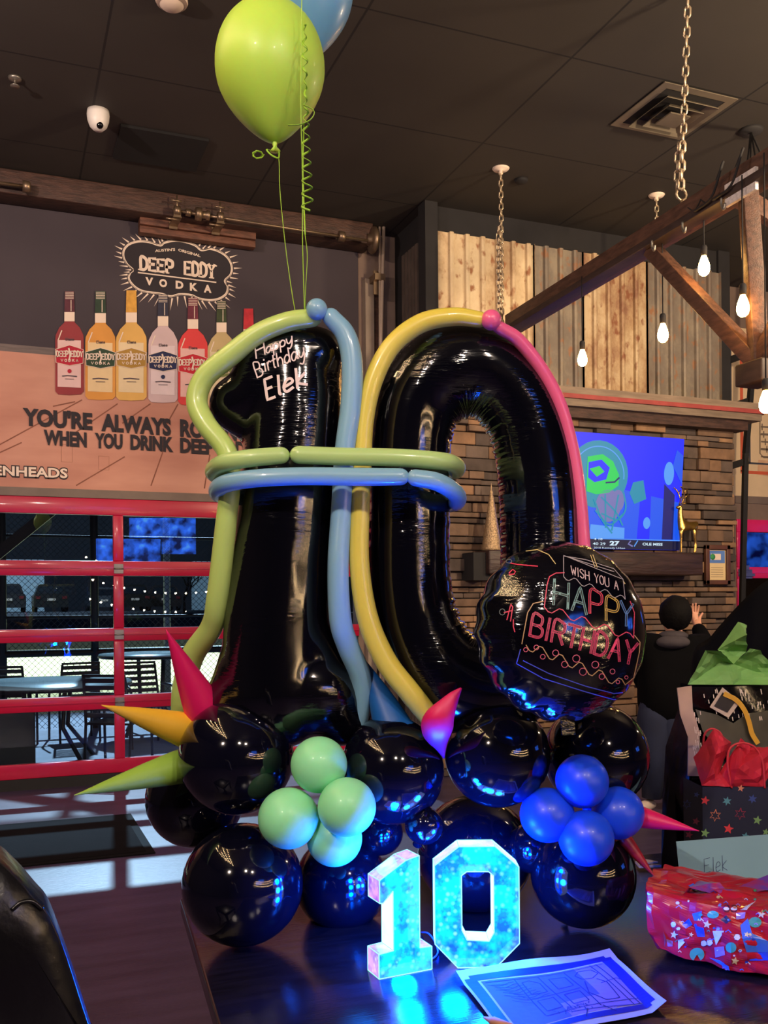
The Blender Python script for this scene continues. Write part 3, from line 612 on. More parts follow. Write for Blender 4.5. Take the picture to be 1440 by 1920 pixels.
# ================================================================ television over the mantel
YF = FY - .07
a, b = WY(943, 812, YF - .06), WY(1282, 1030, YF - .06)
tvx0, tvx1, tvz1, tvz0 = a.x, b.x - .02, WY(1180, 818, YF - .06).z, WY(1180, 1030, YF - .06).z
tv = thing('television', 'large wall television showing a football player in a green helmet', 'television', ((tvx0 + tvx1) / 2, YF - .05, tvz0))
tilt = .10
def tvp(u, v, l=0): return V((tvx0 + (tvx1 - tvx0) * u - tilt * .25 * (1 - v) * (u), YF - .04 - tilt * .6 * v - .002 * l, tvz0 + (tvz1 - tvz0) * v))
case = MB(); q = [tvp(0, 0), tvp(1, 0), tvp(1, 1), tvp(0, 1)]; case.prism([p + V((0, .004, 0)) for p in q], (0, .03, 0))
part('housing', case, mat('tv_black', (12, 12, 14), .3, var=.1), tv)
bz = MB()
for (u0, v0, u1, v1) in ((0, 0, 1, .018), (0, .982, 1, 1), (0, 0, .008, 1), (.992, 0, 1, 1)): bz.prism([tvp(u0, v0, 2), tvp(u1, v0, 2), tvp(u1, v1, 2), tvp(u0, v1, 2)], (0, .006, 0))
part('bezel', bz, mat('tv_black', (12, 12, 14)), tv)
TVS = 1.5
def ems(n, c, s=TVS, var=0):
    m = emis('screen_' + n, c, s); return m
def tvhit(l): return lambda x, y: tvp((x - 943) / (1276 - 943), (1030 - y) / (1030 - 818), l)   # photo coordinates over the screen
sc_ = [ems('blue', (10, 30, 225), 1.5), ems('teal', (20, 130, 160), 1.2), ems('green', (20, 200, 90), 1.1), ems('navy', (10, 20, 110), 1), ems('mid', (20, 80, 220), 1.2), ems('skin', (110, 110, 170), 1.1), ems('white', (200, 225, 240), 1.1), ems('sky', (80, 150, 235), 1.1), ems('ink', (6, 20, 70), .6)]
s = MB(); fillpoly(s, [(944, 818), (1276, 818), (1276, 1030), (944, 1030)], tvhit(2.5), 0)
fillpoly(s, [(944, 880), (1276, 940), (1276, 1012), (944, 1012)], tvhit(3), 4)
fillpoly(s, [(1195, 905), (1215, 915), (1215, 1010), (1190, 1010)], tvhit(3.2), 0); fillpoly(s, [(1240, 905), (1262, 925), (1262, 1010), (1240, 1010)], tvhit(3.2), 3)
def elp(cx, cy, rx, ry, a0=0, a1=360, n=28): return [(cx + rx * math.cos(math.radians(a0 + (a1 - a0) * k / n)), cy + ry * math.sin(math.radians(a0 + (a1 - a0) * k / n))) for k in range(n + 1)]
fillpoly(s, elp(1112, 893, 56, 62), tvhit(4), 1)
ribbon(s, elp(1112, 895, 48, 53, 180, 365), 2, tvhit(5), 7, 60)
fillpoly(s, [(1090, 862), (1118, 856), (1138, 868), (1150, 892), (1150, 912), (1132, 926), (1108, 930), (1090, 925)], tvhit(6), 2); fillpoly(s, [(1092, 872), (1116, 866), (1132, 880), (1126, 902), (1104, 908), (1092, 900)], tvhit(7), 0); fillpoly(s, [(1094, 884), (1112, 878), (1122, 888), (1108, 898)], tvhit(8), 2); ribbon(s, [(1126, 908), (1142, 906), (1150, 898)], 3, tvhit(8), 3, 20)
fillpoly(s, elp(1132, 950, 24, 30), tvhit(6), 5); fillpoly(s, elp(1150, 940, 12, 20), tvhit(6.5), 5)
for ps_ in ([(1118, 935), (1145, 960), (1160, 985)], [(1105, 940), (1120, 975), (1140, 1000)], [(1160, 925), (1165, 955), (1150, 975), (1120, 965)], [(1108, 960), (1135, 985), (1160, 965)], [(1125, 930), (1128, 990)], [(1150, 930), (1140, 995)]): ribbon(s, subdiv_path(ps_, 5), 3, tvhit(8), 1, 40)
fillpoly(s, [(1100, 985), (1165, 990), (1165, 1010), (1098, 1010)], tvhit(5), 7)
fillpoly(s, [(1178, 905), (1198, 900), (1205, 935), (1182, 945), (1172, 925)], tvhit(5), 1); fillpoly(s, elp(1208, 980, 7, 11), tvhit(5), 7); fillpoly(s, elp(1248, 885, 10, 22), tvhit(5), 7); fillpoly(s, [(1262, 840), (1275, 850), (1275, 905), (1255, 870)], tvhit(5), 4)
fillpoly(s, [(944, 1011), (1276, 1013), (1276, 1030), (944, 1030)], tvhit(9), 8); ribbon(s, [(1100, 1011), (1276, 1012)], 1.5, tvhit(10), 7, 60)
def tvt(t, x0, x1, y, h, bold=.03):
    text_on(s, t, lambda u, v: tvhit(11)(x0 + (x1 - x0) * u, y - h * v), 6, bold)
tvt('27', 1136, 1155, 1023, 8, .05); tvt('OLE MISS', 1200, 1240, 1022, 5); tvt('4 10', 1106, 1122, 1014, 4, .01); tvt('40 29', 1104, 1128, 1023, 5, .01); tvt('2018 Kennedy Urban', 1106, 1166, 1029.5, 3.4, .0)
ribbon(s, [(1176, 1015), (1172, 1020), (1180, 1024)], 3, tvhit(11), 5, 20); ribbon(s, [(1184, 1024), (1190, 1014)], 2, tvhit(11), 7, 20)
part('screen', s, sc_, tv, 'lit blue screen')

# ---- mantel and things on it
mz = 1.965; mx0, mx1 = WY(905, 1050, FY - .2).x, WY(1319, 1050, FY - .32).x
one('mantel_beam', MB().bb((mx0, FY - .32, mz - .21), (mx1, FY - .02, mz), bev=.015), mat('mantel_wood', (64, 44, 40), .5, var=.5, scale=4, stretch=(1, 6, 6), bump=.6, bscale=8), 'thick dark rough wooden mantel beam under the television', 'mantel')
part('end_bracket', MB().bb((mx0 - .12, FY - .26, mz - .26), (mx0 + .04, FY - .01, mz - .02)), M_black, bpy.data.objects['mantel_beam'])
c = WY(922, 1030, FY - .2); c.z = mz
ct = thing('cone_tree', 'pale glitter cone tree standing at the left end of the mantel', 'cone tree', c)
prof = [(0, 0), (.085, 0), (.088, .01)] + [(.088 * (1 - k / 24) + .003 * (k % 2), .01 + .57 * k / 24) for k in range(1, 24)] + [(.002, .585)]
part('cone', MB().lathe(c, prof, 30), mat('champagne_glitter', (200, 170, 130), .35, .5, var=.5, scale=70, bump=.8, bscale=90), ct)
# deer
c = WY(1288, 1032, FY - .2); c.z = mz; dg_ = thing('reindeer_figurine', 'gold reindeer figurine standing at the right end of the mantel', 'figurine', c)
G = lambda x, y, z: c + V((x, y, z))
J = {'chest': (G(-.06, 0, .27), .045), 'mid': (G(.02, 0, .265), .036), 'rump': (G(.09, 0, .28), .042), 'neck': (G(-.075, 0, .36), .026), 'head': (G(-.075, 0, .45), .026), 'nose': (G(-.12, 0, .43), .013), 'tail': (G(.13, 0, .31), .012)}
E_ = [('chest', 'mid'), ('mid', 'rump'), ('chest', 'neck'), ('neck', 'head'), ('head', 'nose'), ('rump', 'tail')]
for nm, src, x, y in (('a', 'chest', -.085, -.022), ('b', 'chest', -.05, .022), ('c', 'rump', .07, -.022), ('d', 'rump', .115, .022)):
    J[nm + '1'] = (G(x, y, .19), .018); J[nm + '2'] = (G(x + (.012 if src == 'rump' else 0), y, .1), .010); J[nm + '3'] = (G(x, y, .0), .012); E_ += [(src, nm + '1'), (nm + '1', nm + '2'), (nm + '2', nm + '3')]
M_gold = mat('gold_finish', (214, 168, 84), .25, .9, var=.25, scale=12)
part('body', mesh_to_mb(skin('b', J, E_, 'chest')), M_gold, dg_)
for sy in (-1, 1):
    an = MB(); an.tube(subdiv_path([tuple(G(-.07, sy * .012, .47)), tuple(G(-.05, sy * .03, .53)), tuple(G(-.075, sy * .045, .6)), tuple(G(-.11, sy * .05, .63))], 5), .006, 8)
    an.tube([G(-.055, sy * .028, .52), G(-.01, sy * .04, .56)], .005, 8).tube([G(-.065, sy * .04, .57), G(-.03, sy * .05, .61)], .005, 8).tube([G(-.07, sy * .02, .47), G(-.04, sy * .04, .475)], .008, 8)
    part('antler', an, M_gold, dg_)
part('base', MB().bb(G(-.11, -.04, -.0), G(.14, .04, .008)), M_black, dg_)
# framed certificate
x0, x1 = WY(1323, 1050, YF - .03).x, WY(1369, 1050, YF - .03).x; z1, z0 = WY(1345, 1022, YF - .03).z, WY(1345, 1096, YF - .03).z
fr = thing('framed_certificate', 'framed certificate with blue heading hung on the stone beside the mantel', 'picture frame', ((x0 + x1) / 2, YF, z0))
fm = MB(); w = .045
for A, B in (((x0, z0), (x1, z0 + w)), ((x0, z1 - w), (x1, z1)), ((x0, z0), (x0 + w, z1)), ((x1 - w, z0), (x1, z1))): fm.bb((A[0], YF - .04, A[1]), (B[0], YF, B[1]), bev=.006)
part('frame', fm, mat('frame_brown', (96, 58, 42), .5, var=.3), fr)
part('paper', MB().bb((x0 + w, YF - .015, z0 + w), (x1 - w, YF - .01, z1 - w)), mat('certificate_paper', (226, 200, 150), .7, var=.05), fr)
wq = x1 - x0; hd = MB().bb((x0 + w + .01, YF - .018, z1 - w - .13), (x1 - w - .01, YF - .015, z1 - w - .01), 0).bb((x0 + w + .03, YF - .02, z1 - w - .1), (x1 - w - .06, YF - .018, z1 - w - .04), 1)
hd.lathe((x0 + w + .05, YF - .02, z1 - w - .07), [(0, 0), (.03, 0), (.03, .003), (0, .003)], 16, 2, axis=(0, -1, 0))
for k in range(5): hd.bb((x0 + w + .03, YF - .017, z0 + w + .03 + k * .022), (x1 - w - .03, YF - .0155, z0 + w + .034 + k * .022), 3)
part('heading_print', hd, [mat('cert_blue', (90, 130, 200), .7), M_pale, mat('cert_green', (60, 150, 90), .7), M_beige], fr)

# ================================================================ hanging timber frame with cage of bulbs
BZ = EYE.z + .2889 * 7.77
def beamp(px, off=0):
    """point on the beam line (photo slope) at height BZ"""
    y = 615 - .608 * (px - 955) + off; return WZ(px, y, BZ)
A = beamp(952); B = beamp(1560); dirb = (B - A).normalized(); sidew = V((dirb.y, -dirb.x, 0))
ch = thing('timber_chandelier', 'reclaimed timber frame hung on chains over the room with bare bulbs', 'chandelier', (A + B) / 2)
U3 = V((0, 0, 1))
part('top_beam', MB().bar(A + U3 * .05, B + U3 * .05, .05, .12, bev=.004).bar(A - sidew * .10 + U3 * .03, B - sidew * .10 + U3 * .03, .05, .10, bev=.004), M_beam, ch)
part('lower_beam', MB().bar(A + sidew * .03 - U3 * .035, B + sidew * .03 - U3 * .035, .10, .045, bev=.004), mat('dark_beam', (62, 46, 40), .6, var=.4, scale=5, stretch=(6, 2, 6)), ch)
vtop = beamp(1402); vb = V((vtop.x, vtop.y, 0)); dep = (vtop - EYE).dot(_f); vtop.z -= .02
vbot = W(1424, 690, dep)
part('post', MB().bar(vtop, vbot, .085, .085, bev=.005), M_beam, ch)
dt = beamp(1222); dt.z -= .05; db = vbot + V((0, 0, .02))
part('brace', MB().bar(dt, db, .085, .085, bev=.005), M_beam, ch)
part('brace', MB().bar(V((2 * vtop.x - dt.x, 2 * vtop.y - dt.y, dt.z)), db, .085, .085, bev=.005), M_beam, ch)
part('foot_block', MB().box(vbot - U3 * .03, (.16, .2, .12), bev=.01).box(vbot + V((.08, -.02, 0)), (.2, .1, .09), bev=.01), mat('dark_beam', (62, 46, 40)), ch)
part('lit_joint_patch', MB().bar(vtop + dirb * -.1 + sidew * .06 - U3 * .02, vtop + dirb * .14 + sidew * .06 - U3 * .02, .02, .12).bar(vtop + sidew * .07 + U3 * .0, vtop + sidew * .07 - U3 * .16, .02, .10), mat('lit_patch_pale', (236, 226, 222), .4, var=.25, scale=60), ch, 'pale plate painted for the strong light at the joint')  # pale colour stands in for the strong light on this joint
b2a = beamp(1330); b2b = beamp(1600)
part('cross_beam', MB().bar(beamp(1368) + U3 * .02, beamp(1368) + U3 * .02 + V((.9, .36, 0)), .06, .11, bev=.004), M_beam, ch)
wr = MB()
for k, (x0_, y0_, x1_, y1_) in enumerate(((1408, 250, 1352, 360), (1408, 250, 1372, 345), (1408, 250, 1404, 345), (1408, 250, 1440, 300))):
    p0 = cz(1408, 247); p1 = beamp(x1_); md = (p0 + p1) / 2 + V((.05, 0, -.08)); wr.tube(subdiv_path([tuple(p0), tuple(md), tuple(p1)], 6), .007, 6)
for px_ in (1340, 1376):
    p = beamp(px_) + U3 * .1; wr.tube(subdiv_path([tuple(p), tuple(p + U3 * .09 + dirb * .07), tuple(p + U3 * .03 + dirb * .16 + sidew * .08), tuple(p - U3 * .12 + dirb * .1 + sidew * .1), tuple(p - U3 * .14 - dirb * .05 + sidew * .1)], 6), .007, 6)
for px_ in (1306, 1330): p = beamp(px_) + sidew * .06; wr.tube(subdiv_path([tuple(p + U3 * .03), tuple(p + dirb * .06 - U3 * .01), tuple(p + U3 * .03 + dirb * .12)], 5), .004, 6)
part('wiring', wr, M_black, ch)
c = cz(1408, 244); part('ceiling_rose', MB().lathe(c, [(0, 0), (.09, 0), (.08, -.02), (.02, -.03), (0, -.03)], 20), M_black, ch)
hk = MB()
for px_ in (1246, 1304, 1378): p = beamp(px_) + sidew * .09 - U3 * .05; hk.tube(subdiv_path([tuple(p), tuple(p - U3 * .04), tuple(p - U3 * .07 + dirb * .02), tuple(p - U3 * .04 + dirb * .03)], 5), .007, 8)
part('hook', hk, M_steel, ch)
def chain(top, bot, r=.028, wire=.0055, label='', double=0, rose=True):
    L = (bot - top).length; n = int(L / (r * 1.55)); mb = MB(); ax = (bot - top).normalized(); u = ax.orthogonal().normalized(); w = ax.cross(u)
    for i in range(n):
        c = top + ax * ((i + .5) * L / n); s1, s2 = (u, w) if i % 2 else (w, u)
        def lk(c, s1, ax):
            pts = [c + s1 * (r * .5 * math.cos(t)) + ax * (r * (1 if math.sin(t) > 0 else -1) * .45 + r * .5 * math.sin(t)) for t in [2 * math.pi * (k + .5) / 10 for k in range(10)]]
            mb.tube(pts, wire, 6, closed=True, cap=False)
        lk(c, s1, ax)
        if double and i > n * double: lk(c + u * r * .9, s1, ax); lk(c + w * r * .8 + u * r * .2, s2, ax)
    t = thing('hanging_chain', label, 'chain', top, 'chains holding the timber frame'); part('links', mb, mat('chain_metal', (200, 180, 150), .35, .7, var=.2), t)
    if rose: part('ceiling_plate', MB().lathe(top, [(0, 0), (.07, 0), (.06, -.012), (.015, -.02), (.012, -.05), (0, -.05)], 20), M_pale, t)
    return t
tp = beamp(1278) + U3 * .2; 
t = chain(V((tp.x, tp.y, CZ)) - _f * .22 - _r * .02, tp, .032, .0065, 'long pale chain running down past the ceiling vent to the beam', .72)
part('eye_bolt', MB().tube([tp + U3 * .0 + sidew * .035 * math.cos(k * .63) + U3 * (.035 * math.sin(k * .63) - .03) for k in range(10)], .008, 8, closed=True, cap=False).tube([tp - U3 * .06, tp - U3 * .25 + dirb * .06], .009, 8), mat('chain_metal', (200, 180, 150)), t)
q = cz(939, 316); q2 = V((q.x, q.y, WY(940, 612, q.y).z)); chain(q, q2, .03, .006, 'thin pale chain dropping behind the pink balloon knot', .35)
q = cz(1231, 366); q2 = q - U3 * .42
t = chain(q, q2, .03, .006, 'short pale chain on the ceiling behind the beam near the chimney end'); 
def bulb(px, py, dpt, ytop, label):
    c = W(px, py, dpt); bx = EYE + ray(px, ytop) * dpt; t = thing('pendant_bulb', label, 'light bulb', c, 'bare bulbs hanging from the timber frame')
    k = .0032 * 20; g = MB().lathe(c, [(0, -.062), (.014, -.06), (.027, -.048), (.033, -.028), (.033, -.01), (.028, .012), (.02, .035), (.014, .05), (.013, .056)], 20)
    part('glass_bulb', g, BULB, t, 'glowing amber glass bulb'); part('socket', MB().lathe(c, [(.013, .052), (.018, .056), (.019, .1), (.014, .112), (0, .114)], 16), M_black, t)
    part('cord', MB().tube([c + U3 * .11, V((c.x, c.y, BZ))], .004, 6), M_black, t)

    return t
BULB = mat('bulb_glow', (255, 200, 120), .3, emit=(255, 186, 96), estr=75)
bulb(1320, 497, 5.5, 380, 'glowing bare bulb hanging highest, under the ceiling shadow by the corrugated wall')
bulb(1393, 572, 5.05, 380, 'glowing bare bulb hanging just left of the timber post')
bulb(1243, 623, 5.85, 380, 'glowing bare bulb hanging below the diagonal brace against grey corrugated metal')
bulb(1092, 670, 6.6, 380, 'glowing bare bulb hanging nearest the pink balloon, over the chimney shelf')
bulb(1436, 752, 4.8, 380, 'glowing bare bulb at the right edge, under the foot of the post')
# ================================================================ dark table
TZ = .75
def ud(u, d, z=0): return _r * u + _f * d + V((0, 0, z))
Tc = ud(-.53, 2.47); te1 = (_r * .957 + _f * .29).normalized(); te2 = (_r * .29 - _f * .957).normalized()
M_table = mat('table_top', (26, 22, 30), .17, var=.45, scale=5, stretch=(2, 14, 2), bump=.05, bscale=14, spec=.5)
tbl = thing('dining_table', 'large dark wood-grain table carrying the balloons, gifts and lit numbers', 'table', Tc + te1 * 1.1 + te2 * .6)
tax = (te1, -te2, U3)
part('tabletop', MB().box(Tc + te1 * 1.3 + te2 * .62 + U3 * (TZ - .02), (2.6, 1.24, .04), 0, tax, .006), M_table, tbl)
for i, j in ((.12, .12), (2.48, .12), (.12, 1.12), (2.48, 1.12)): part('leg', MB().box(Tc + te1 * i + te2 * j + U3 * (TZ - .04) / 2, (.08, .08, TZ - .04), 0, tax, .004), M_black, tbl)
# ================================================================ balloons
def latex(name, col, rough=.16, sss=.15, var=.03, coat=.5): return mat(name, col, rough, 0, var, 3, coat=coat, sss=sss)
L_blk = mat('black_latex', (8, 8, 22), .07, 0, 0, spec=.55, coat=.35)
L_mint = latex('mint_latex', (150, 236, 180), .42, .3, coat=.1); L_blue = latex('blue_latex', (22, 74, 236), .38, .3, coat=.1)
F_blk = foil_mat('black_foil', (6, 6, 14), .10, .32, (22, 22, 160))
F_blk2 = foil_mat('black_foil_round', (6, 6, 14), .10, .55, (30, 30, 130))
P_blue = latex('pearl_blue', (132, 178, 208), .33, .1, coat=.25); P_yel = latex('pearl_yellow', (226, 206, 84), .33, .1, coat=.25); P_pink = latex('pearl_pink', (240, 100, 150), .33, .1, coat=.25)
P_grn = latex('pearl_green', (178, 210, 136), .33, .1, coat=.25)
def balloon(px, py, rpx, d, M, label, cat='balloon', group=None, sq=1.0, aim=None, name='balloon'):
    """round latex balloon with a knot; aim = direction of the knot in the picture plane"""
    c = W(px, py, d); r = rpx * S(d); k = aim if aim is not None else V((0, .6, -.8)); k = V(k).normalized(); u = k.orthogonal().normalized(); w = k.cross(u)
    mb = MB(); prof = [];n = 26
    for i in range(n + 1):
        t = math.pi * i / n; rr = r * math.sin(t); h = r * math.cos(t)
        if h < 0: h *= sq
        prof.append((rr * (1 - .06 * max(0, (-math.cos(t))) ** 2), -h))
    mb.lathe(c, [(max(a, .0002), b) for a, b in prof], 40, axis=tuple(k))
    t = thing(name, label, cat, V((c.x, c.y, c.z - r)), group); part('body', mb, M, t)
    kb = c + k * (r * sq); part('knot', MB().lathe(kb, [(.004, -.004), (.005, .004), (.009, .008), (.006, .013), (.011, .02), (.0, .021)], 12, axis=tuple(k)), M, t)
    return t
gb = 'glossy black balloons around the foot of the numbers'
balloon(443, 1420, 108, 2.13, L_blk, 'upper left large black balloon behind the pink and yellow spikes', group=gb)
balloon(366, 1497, 92, 2.32, L_blk, 'black balloon at far left, lying just above the floor mat in view', group=gb)
balloon(455, 1658, 113, 2.12, L_blk, 'lower left black balloon resting on the table edge', group=gb)
balloon(735, 1446, 98, 2.12, L_blk, 'black balloon between the mint cluster and the magenta spike', group=gb, sq=1.08, aim=(0, .3, 1))
balloon(932, 1415, 99, 2.12, L_blk, 'black balloon right of the magenta spike, below the round foil balloon', group=gb)
balloon(1117, 1418, 99, 2.22, L_blk, 'upper right black balloon behind the topmost blue balloon', group=gb)
balloon(1093, 1640, 98, 2.2, L_blk, 'lower right black balloon under the blue cluster', group=gb)
balloon(640, 1655, 88, 2.3, L_blk, 'dark black balloon behind the lit number one, under the mint cluster', group=gb)
balloon(890, 1600, 108, 2.36, L_blk, 'black balloon directly behind the lit zero', group=gb)
gs = 'small black balloons in the gaps'
balloon(795, 1548, 36, 2.08, L_blk, 'small black balloon above and between the two lit numbers', group=gs)
balloon(712, 1560, 44, 2.3, L_blk, 'small black balloon behind the top of the lit one', group=gs)
balloon(1000, 1590, 48, 2.25, L_blk, 'small black balloon between the lit zero and the blue cluster', group=gs)
gm = 'mint balloons in the left cluster'
balloon(598, 1434, 53, 2.03, L_mint, 'topmost mint green balloon of the left cluster', group=gm, aim=(.2, .8, -.6)); balloon(541, 1534, 57, 2.02, L_mint, 'leftmost mint green balloon of the left cluster', group=gm, aim=(.4, .8, 0)); balloon(650, 1513, 55, 1.98, L_mint, 'rightmost mint green balloon, in front of its cluster', group=gm, aim=(-.2, .9, 0)); balloon(627, 1572, 52, 2.05, L_mint, 'lowest mint green balloon, tucked behind the rightmost one', group=gm, aim=(0, .8, .4))
gl = 'blue balloons in the right cluster'
balloon(1091, 1465, 50, 2.06, L_blue, 'topmost blue balloon of the right cluster', group=gl, aim=(0, .8, -.5)); balloon(1026, 1528, 51, 2.07, L_blue, 'leftmost blue balloon of the right cluster', group=gl, aim=(.5, .8, 0)); balloon(1158, 1524, 49, 2.1, L_blue, 'rightmost blue balloon beside the pink spike', group=gl, aim=(-.5, .8, 0)); balloon(1099, 1571, 52, 2.04, L_blue, 'lowest blue balloon of the right cluster', group=gl, aim=(0, .8, .5))
# ---- pointed balloons
def spike(base, tip, rb, d0, d1, M, label, back=.35, group='pointed balloons sticking out of the base', bulge=1.0):
    """rb: base radius in pixels; swells to the base then rounds off"""
    a, b = V(base), V(tip); n = 16; pts = []; rad = []
    for i in range(n + 1):
        t = i / n; p = a + (b - a) * t; d = d0 + (d1 - d0) * t; pts.append(W(p.x, p.y, d)); rad.append(max(.0006, rb * S(d) * (1 - t ** 1.25) * bulge if t > .02 else rb * S(d)))
    ax = (pts[0] - pts[1]).normalized(); pre = []; pr = []
    for k in range(1, 6): t = k / 5; pre.insert(0, pts[0] + ax * (rb * S(d0) * back * 2 * math.sin(t * math.pi / 2))); pr.insert(0, max(.001, rb * S(d0) * math.cos(t * math.pi / 2)))
    mb = MB(); mb.tube(pre + pts, pr + rad, 20)
    # the moulded seam running along the film
    return one('pointed_balloon', mb, M, label, 'balloon', group)
Sp_p = mat('magenta_film', (226, 20, 100), .45, var=.08); Sp_y = mat('yellow_film', (236, 184, 50), .45, var=.08); Sp_g = mat('green_film', (150, 190, 74), .45, var=.08); Sp_b = mat('blue_film', (20, 90, 170), .45, var=.08); Sp_r = mat('dark_red_film', (150, 22, 40), .45, var=.08)
spike((392, 1350), (311, 1180), 40, 2.18, 2.04, Sp_p, 'tall magenta pointed balloon at upper left of the base')
spike((368, 1375), (190, 1322), 36, 2.18, 2.0, Sp_y, 'yellow pointed balloon at the left, between the magenta and green ones')
spike((358, 1432), (139, 1491), 34, 2.18, 1.98, Sp_g, 'lime green pointed balloon reaching lowest at far left')
spike((1185, 1528), (1311, 1558), 22, 2.14, 2.06, Sp_p, 'pink pointed balloon at right beside the blue cluster')
spike((1172, 1575), (1230, 1647), 14, 2.16, 2.12, Sp_r, 'small dark red pointed balloon at lower right behind the black balloon')
spike((740, 1372), (684, 1236), 42, 2.12, 2.16, Sp_b, 'blue pointed balloon between the one and the zero', bulge=.9)
spike((858, 1355), (914, 1279), 20, 2.14, 2.12, Sp_g, 'dull green pointed balloon behind the magenta spike in the centre')
# centre magenta one: pointed at both ends, flat sided
mb = MB(); P = [(832, 1421, 2), (826, 1400, 12), (819, 1375, 28), (822, 1352, 31), (838, 1325, 20), (852, 1305, 11), (865, 1290, 2)]; P = subdiv_path(P, 5)
mb.tube([W(x, y, 2.09 - .11 * math.sin(min(1, i / len(P) * 1.6) * 1.57)) for i, (x, y, r_) in enumerate(P)], [max(.001, r_ * S(1.93)) for x, y, r_ in P], 16, flat=.8)
one('pointed_balloon', mb, Sp_p, 'magenta pointed balloon standing in the centre in front of the black ones', 'balloon', 'pointed balloons sticking out of the base')

# ---- big foil ONE
d1_ = 2.18
def capsules(chains, ring=16):
    mb = MB()
    for ch_ in chains:
        P = subdiv_path(ch_, 6); pts = [W(x, y, d) for x, y, d, r in P]; rad = [r * S(d) for x, y, d, r in P]
        # round ends
        for e in (0, 1):
            p = pts[0] if e == 0 else pts[-1]; q = pts[1] if e == 0 else pts[-2]; r = rad[0] if e == 0 else rad[-1]; ax = (p - q).normalized()
            for k in range(1, 6):
                t = k / 5 * math.pi / 2; np_ = p + ax * r * math.sin(t); nr = max(.001, r * math.cos(t))
                if e == 0: pts.insert(0, np_); rad.insert(0, nr)
                else: pts.append(np_); rad.append(nr)
        mb.tube(pts, rad, ring * 2)
    return mb
one_ch = [[(556, 706, d1_, 84), (556, 760, d1_, 88), (548, 850, d1_, 92), (538, 950, d1_, 96), (528, 1080, d1_, 99), (520, 1200, d1_, 102), (520, 1300, d1_, 105)],
          [(575, 690, d1_, 70), (520, 708, d1_, 76), (475, 745, d1_, 68), (446, 757, d1_, 54)], [(484, 788, d1_, 50), (436, 762, d1_, 46)], [(496, 680, d1_ - .025, 56), (545, 668, d1_ - .03, 58), (592, 666, d1_ - .02, 54)], [(500, 800, d1_, 50), (540, 820, d1_, 80)],
          [(430, 1330, d1_ + .02, 62), (480, 1300, d1_, 85), (540, 1290, d1_, 95), (600, 1300, d1_, 85), (640, 1340, d1_ + .02, 60)], [(520, 1180, d1_, 92), (455, 1290, d1_, 62)], [(535, 1180, d1_, 92), (610, 1290, d1_, 62)]]
def voxel(mb, size, smooth, name):
    me = mb.mesh(name, [], V((0, 0, 0))); me.materials.clear(); o = bpy.data.objects.new(name, me); COL.objects.link(o)
    r = o.modifiers.new('r', 'REMESH'); r.mode = 'VOXEL'; r.voxel_size = size; r.use_smooth_shade = True
    s_ = o.modifiers.new('s', 'SMOOTH'); s_.factor = .5; s_.iterations = smooth
    dg = bpy.context.evaluated_depsgraph_get(); n = bpy.data.meshes.new_from_object(o.evaluated_get(dg)); bpy.data.objects.remove(o); return n
foil1 = thing('number_one_balloon', 'tall black foil number one balloon with white handwriting', 'foil balloon', W(530, 1400, d1_), 'giant black foil numbers')
mb = mesh_to_mb(voxel(capsules(one_ch), .009, 14, 'f1')); f1 = part('body', mb, F_blk, foil1)
# ---- big foil ZERO
foil0 = thing('number_zero_balloon', 'tall black foil number zero balloon under the yellow and pink tubes', 'foil balloon', W(890, 1400, d1_), 'giant black foil numbers')
d0_ = 2.19
zc = [(768, 1100, 75), (766, 950, 73), (768, 840, 73), (780, 768, 76), (810, 722, 81), (852, 698, 84), (900, 698, 82), (948, 730, 75), (984, 788, 70), (1003, 860, 70), (1012, 940, 72), (1015, 1020, 73), (1015, 1100, 74), (1008, 1190, 78), (975, 1262, 84), (905, 1290, 88), (832, 1262, 88), (787, 1190, 80)]
zp_ = subdiv_path(zc, 22, True); nn = len(zp_); mb = MB(); ring = 48; ctr = (893, 990)
C3 = [W(x, y, d0_) for x, y, r in zp_]; vs = []
for i in range(nn):
    a, b = C3[i - 1], C3[(i + 1) % nn]; T = (b - a).normalized(); N_ = T.cross(_f).normalized(); out = N_ if N_.dot(C3[i] - W(*ctr, d0_)) > 0 else -N_; r = zp_[i][2] * S(d0_)
    y = zp_[i][1]; bend = 1 if (y < 830 or y > 1130) else 0; rn = random.Random(i // 2)
    for j in range(ring):
        t = 2 * math.pi * j / ring; ci, sn = math.cos(t), math.sin(t)
        edge = abs(ci) ** 6                                    # near the welded seams
        pk = (.0024 * math.sin(i * 1.9) + .002 * math.sin(i * .73 + 1)) * edge * (1.0 if (bend and ci < 0) else .35) if True else 0
        lob = .003 * (1 - abs(math.sin(i * math.pi / 22))) ** 3 * (1 if (bend and ci < .2) else 0) * (1 - abs(sn) * .6)
        rr = r * (1 + .05 * edge) + pk - lob
        vs.append(C3[i] + out * (ci * rr) - _f * (sn * r * 1.12))
mb.add(vs, [(i * ring + j, i * ring + (j + 1) % ring, ((i + 1) % nn) * ring + (j + 1) % ring, ((i + 1) % nn) * ring + j) for i in range(nn) for j in range(ring)], 0, True)
f0 = part('body', mb, F_blk, foil0)
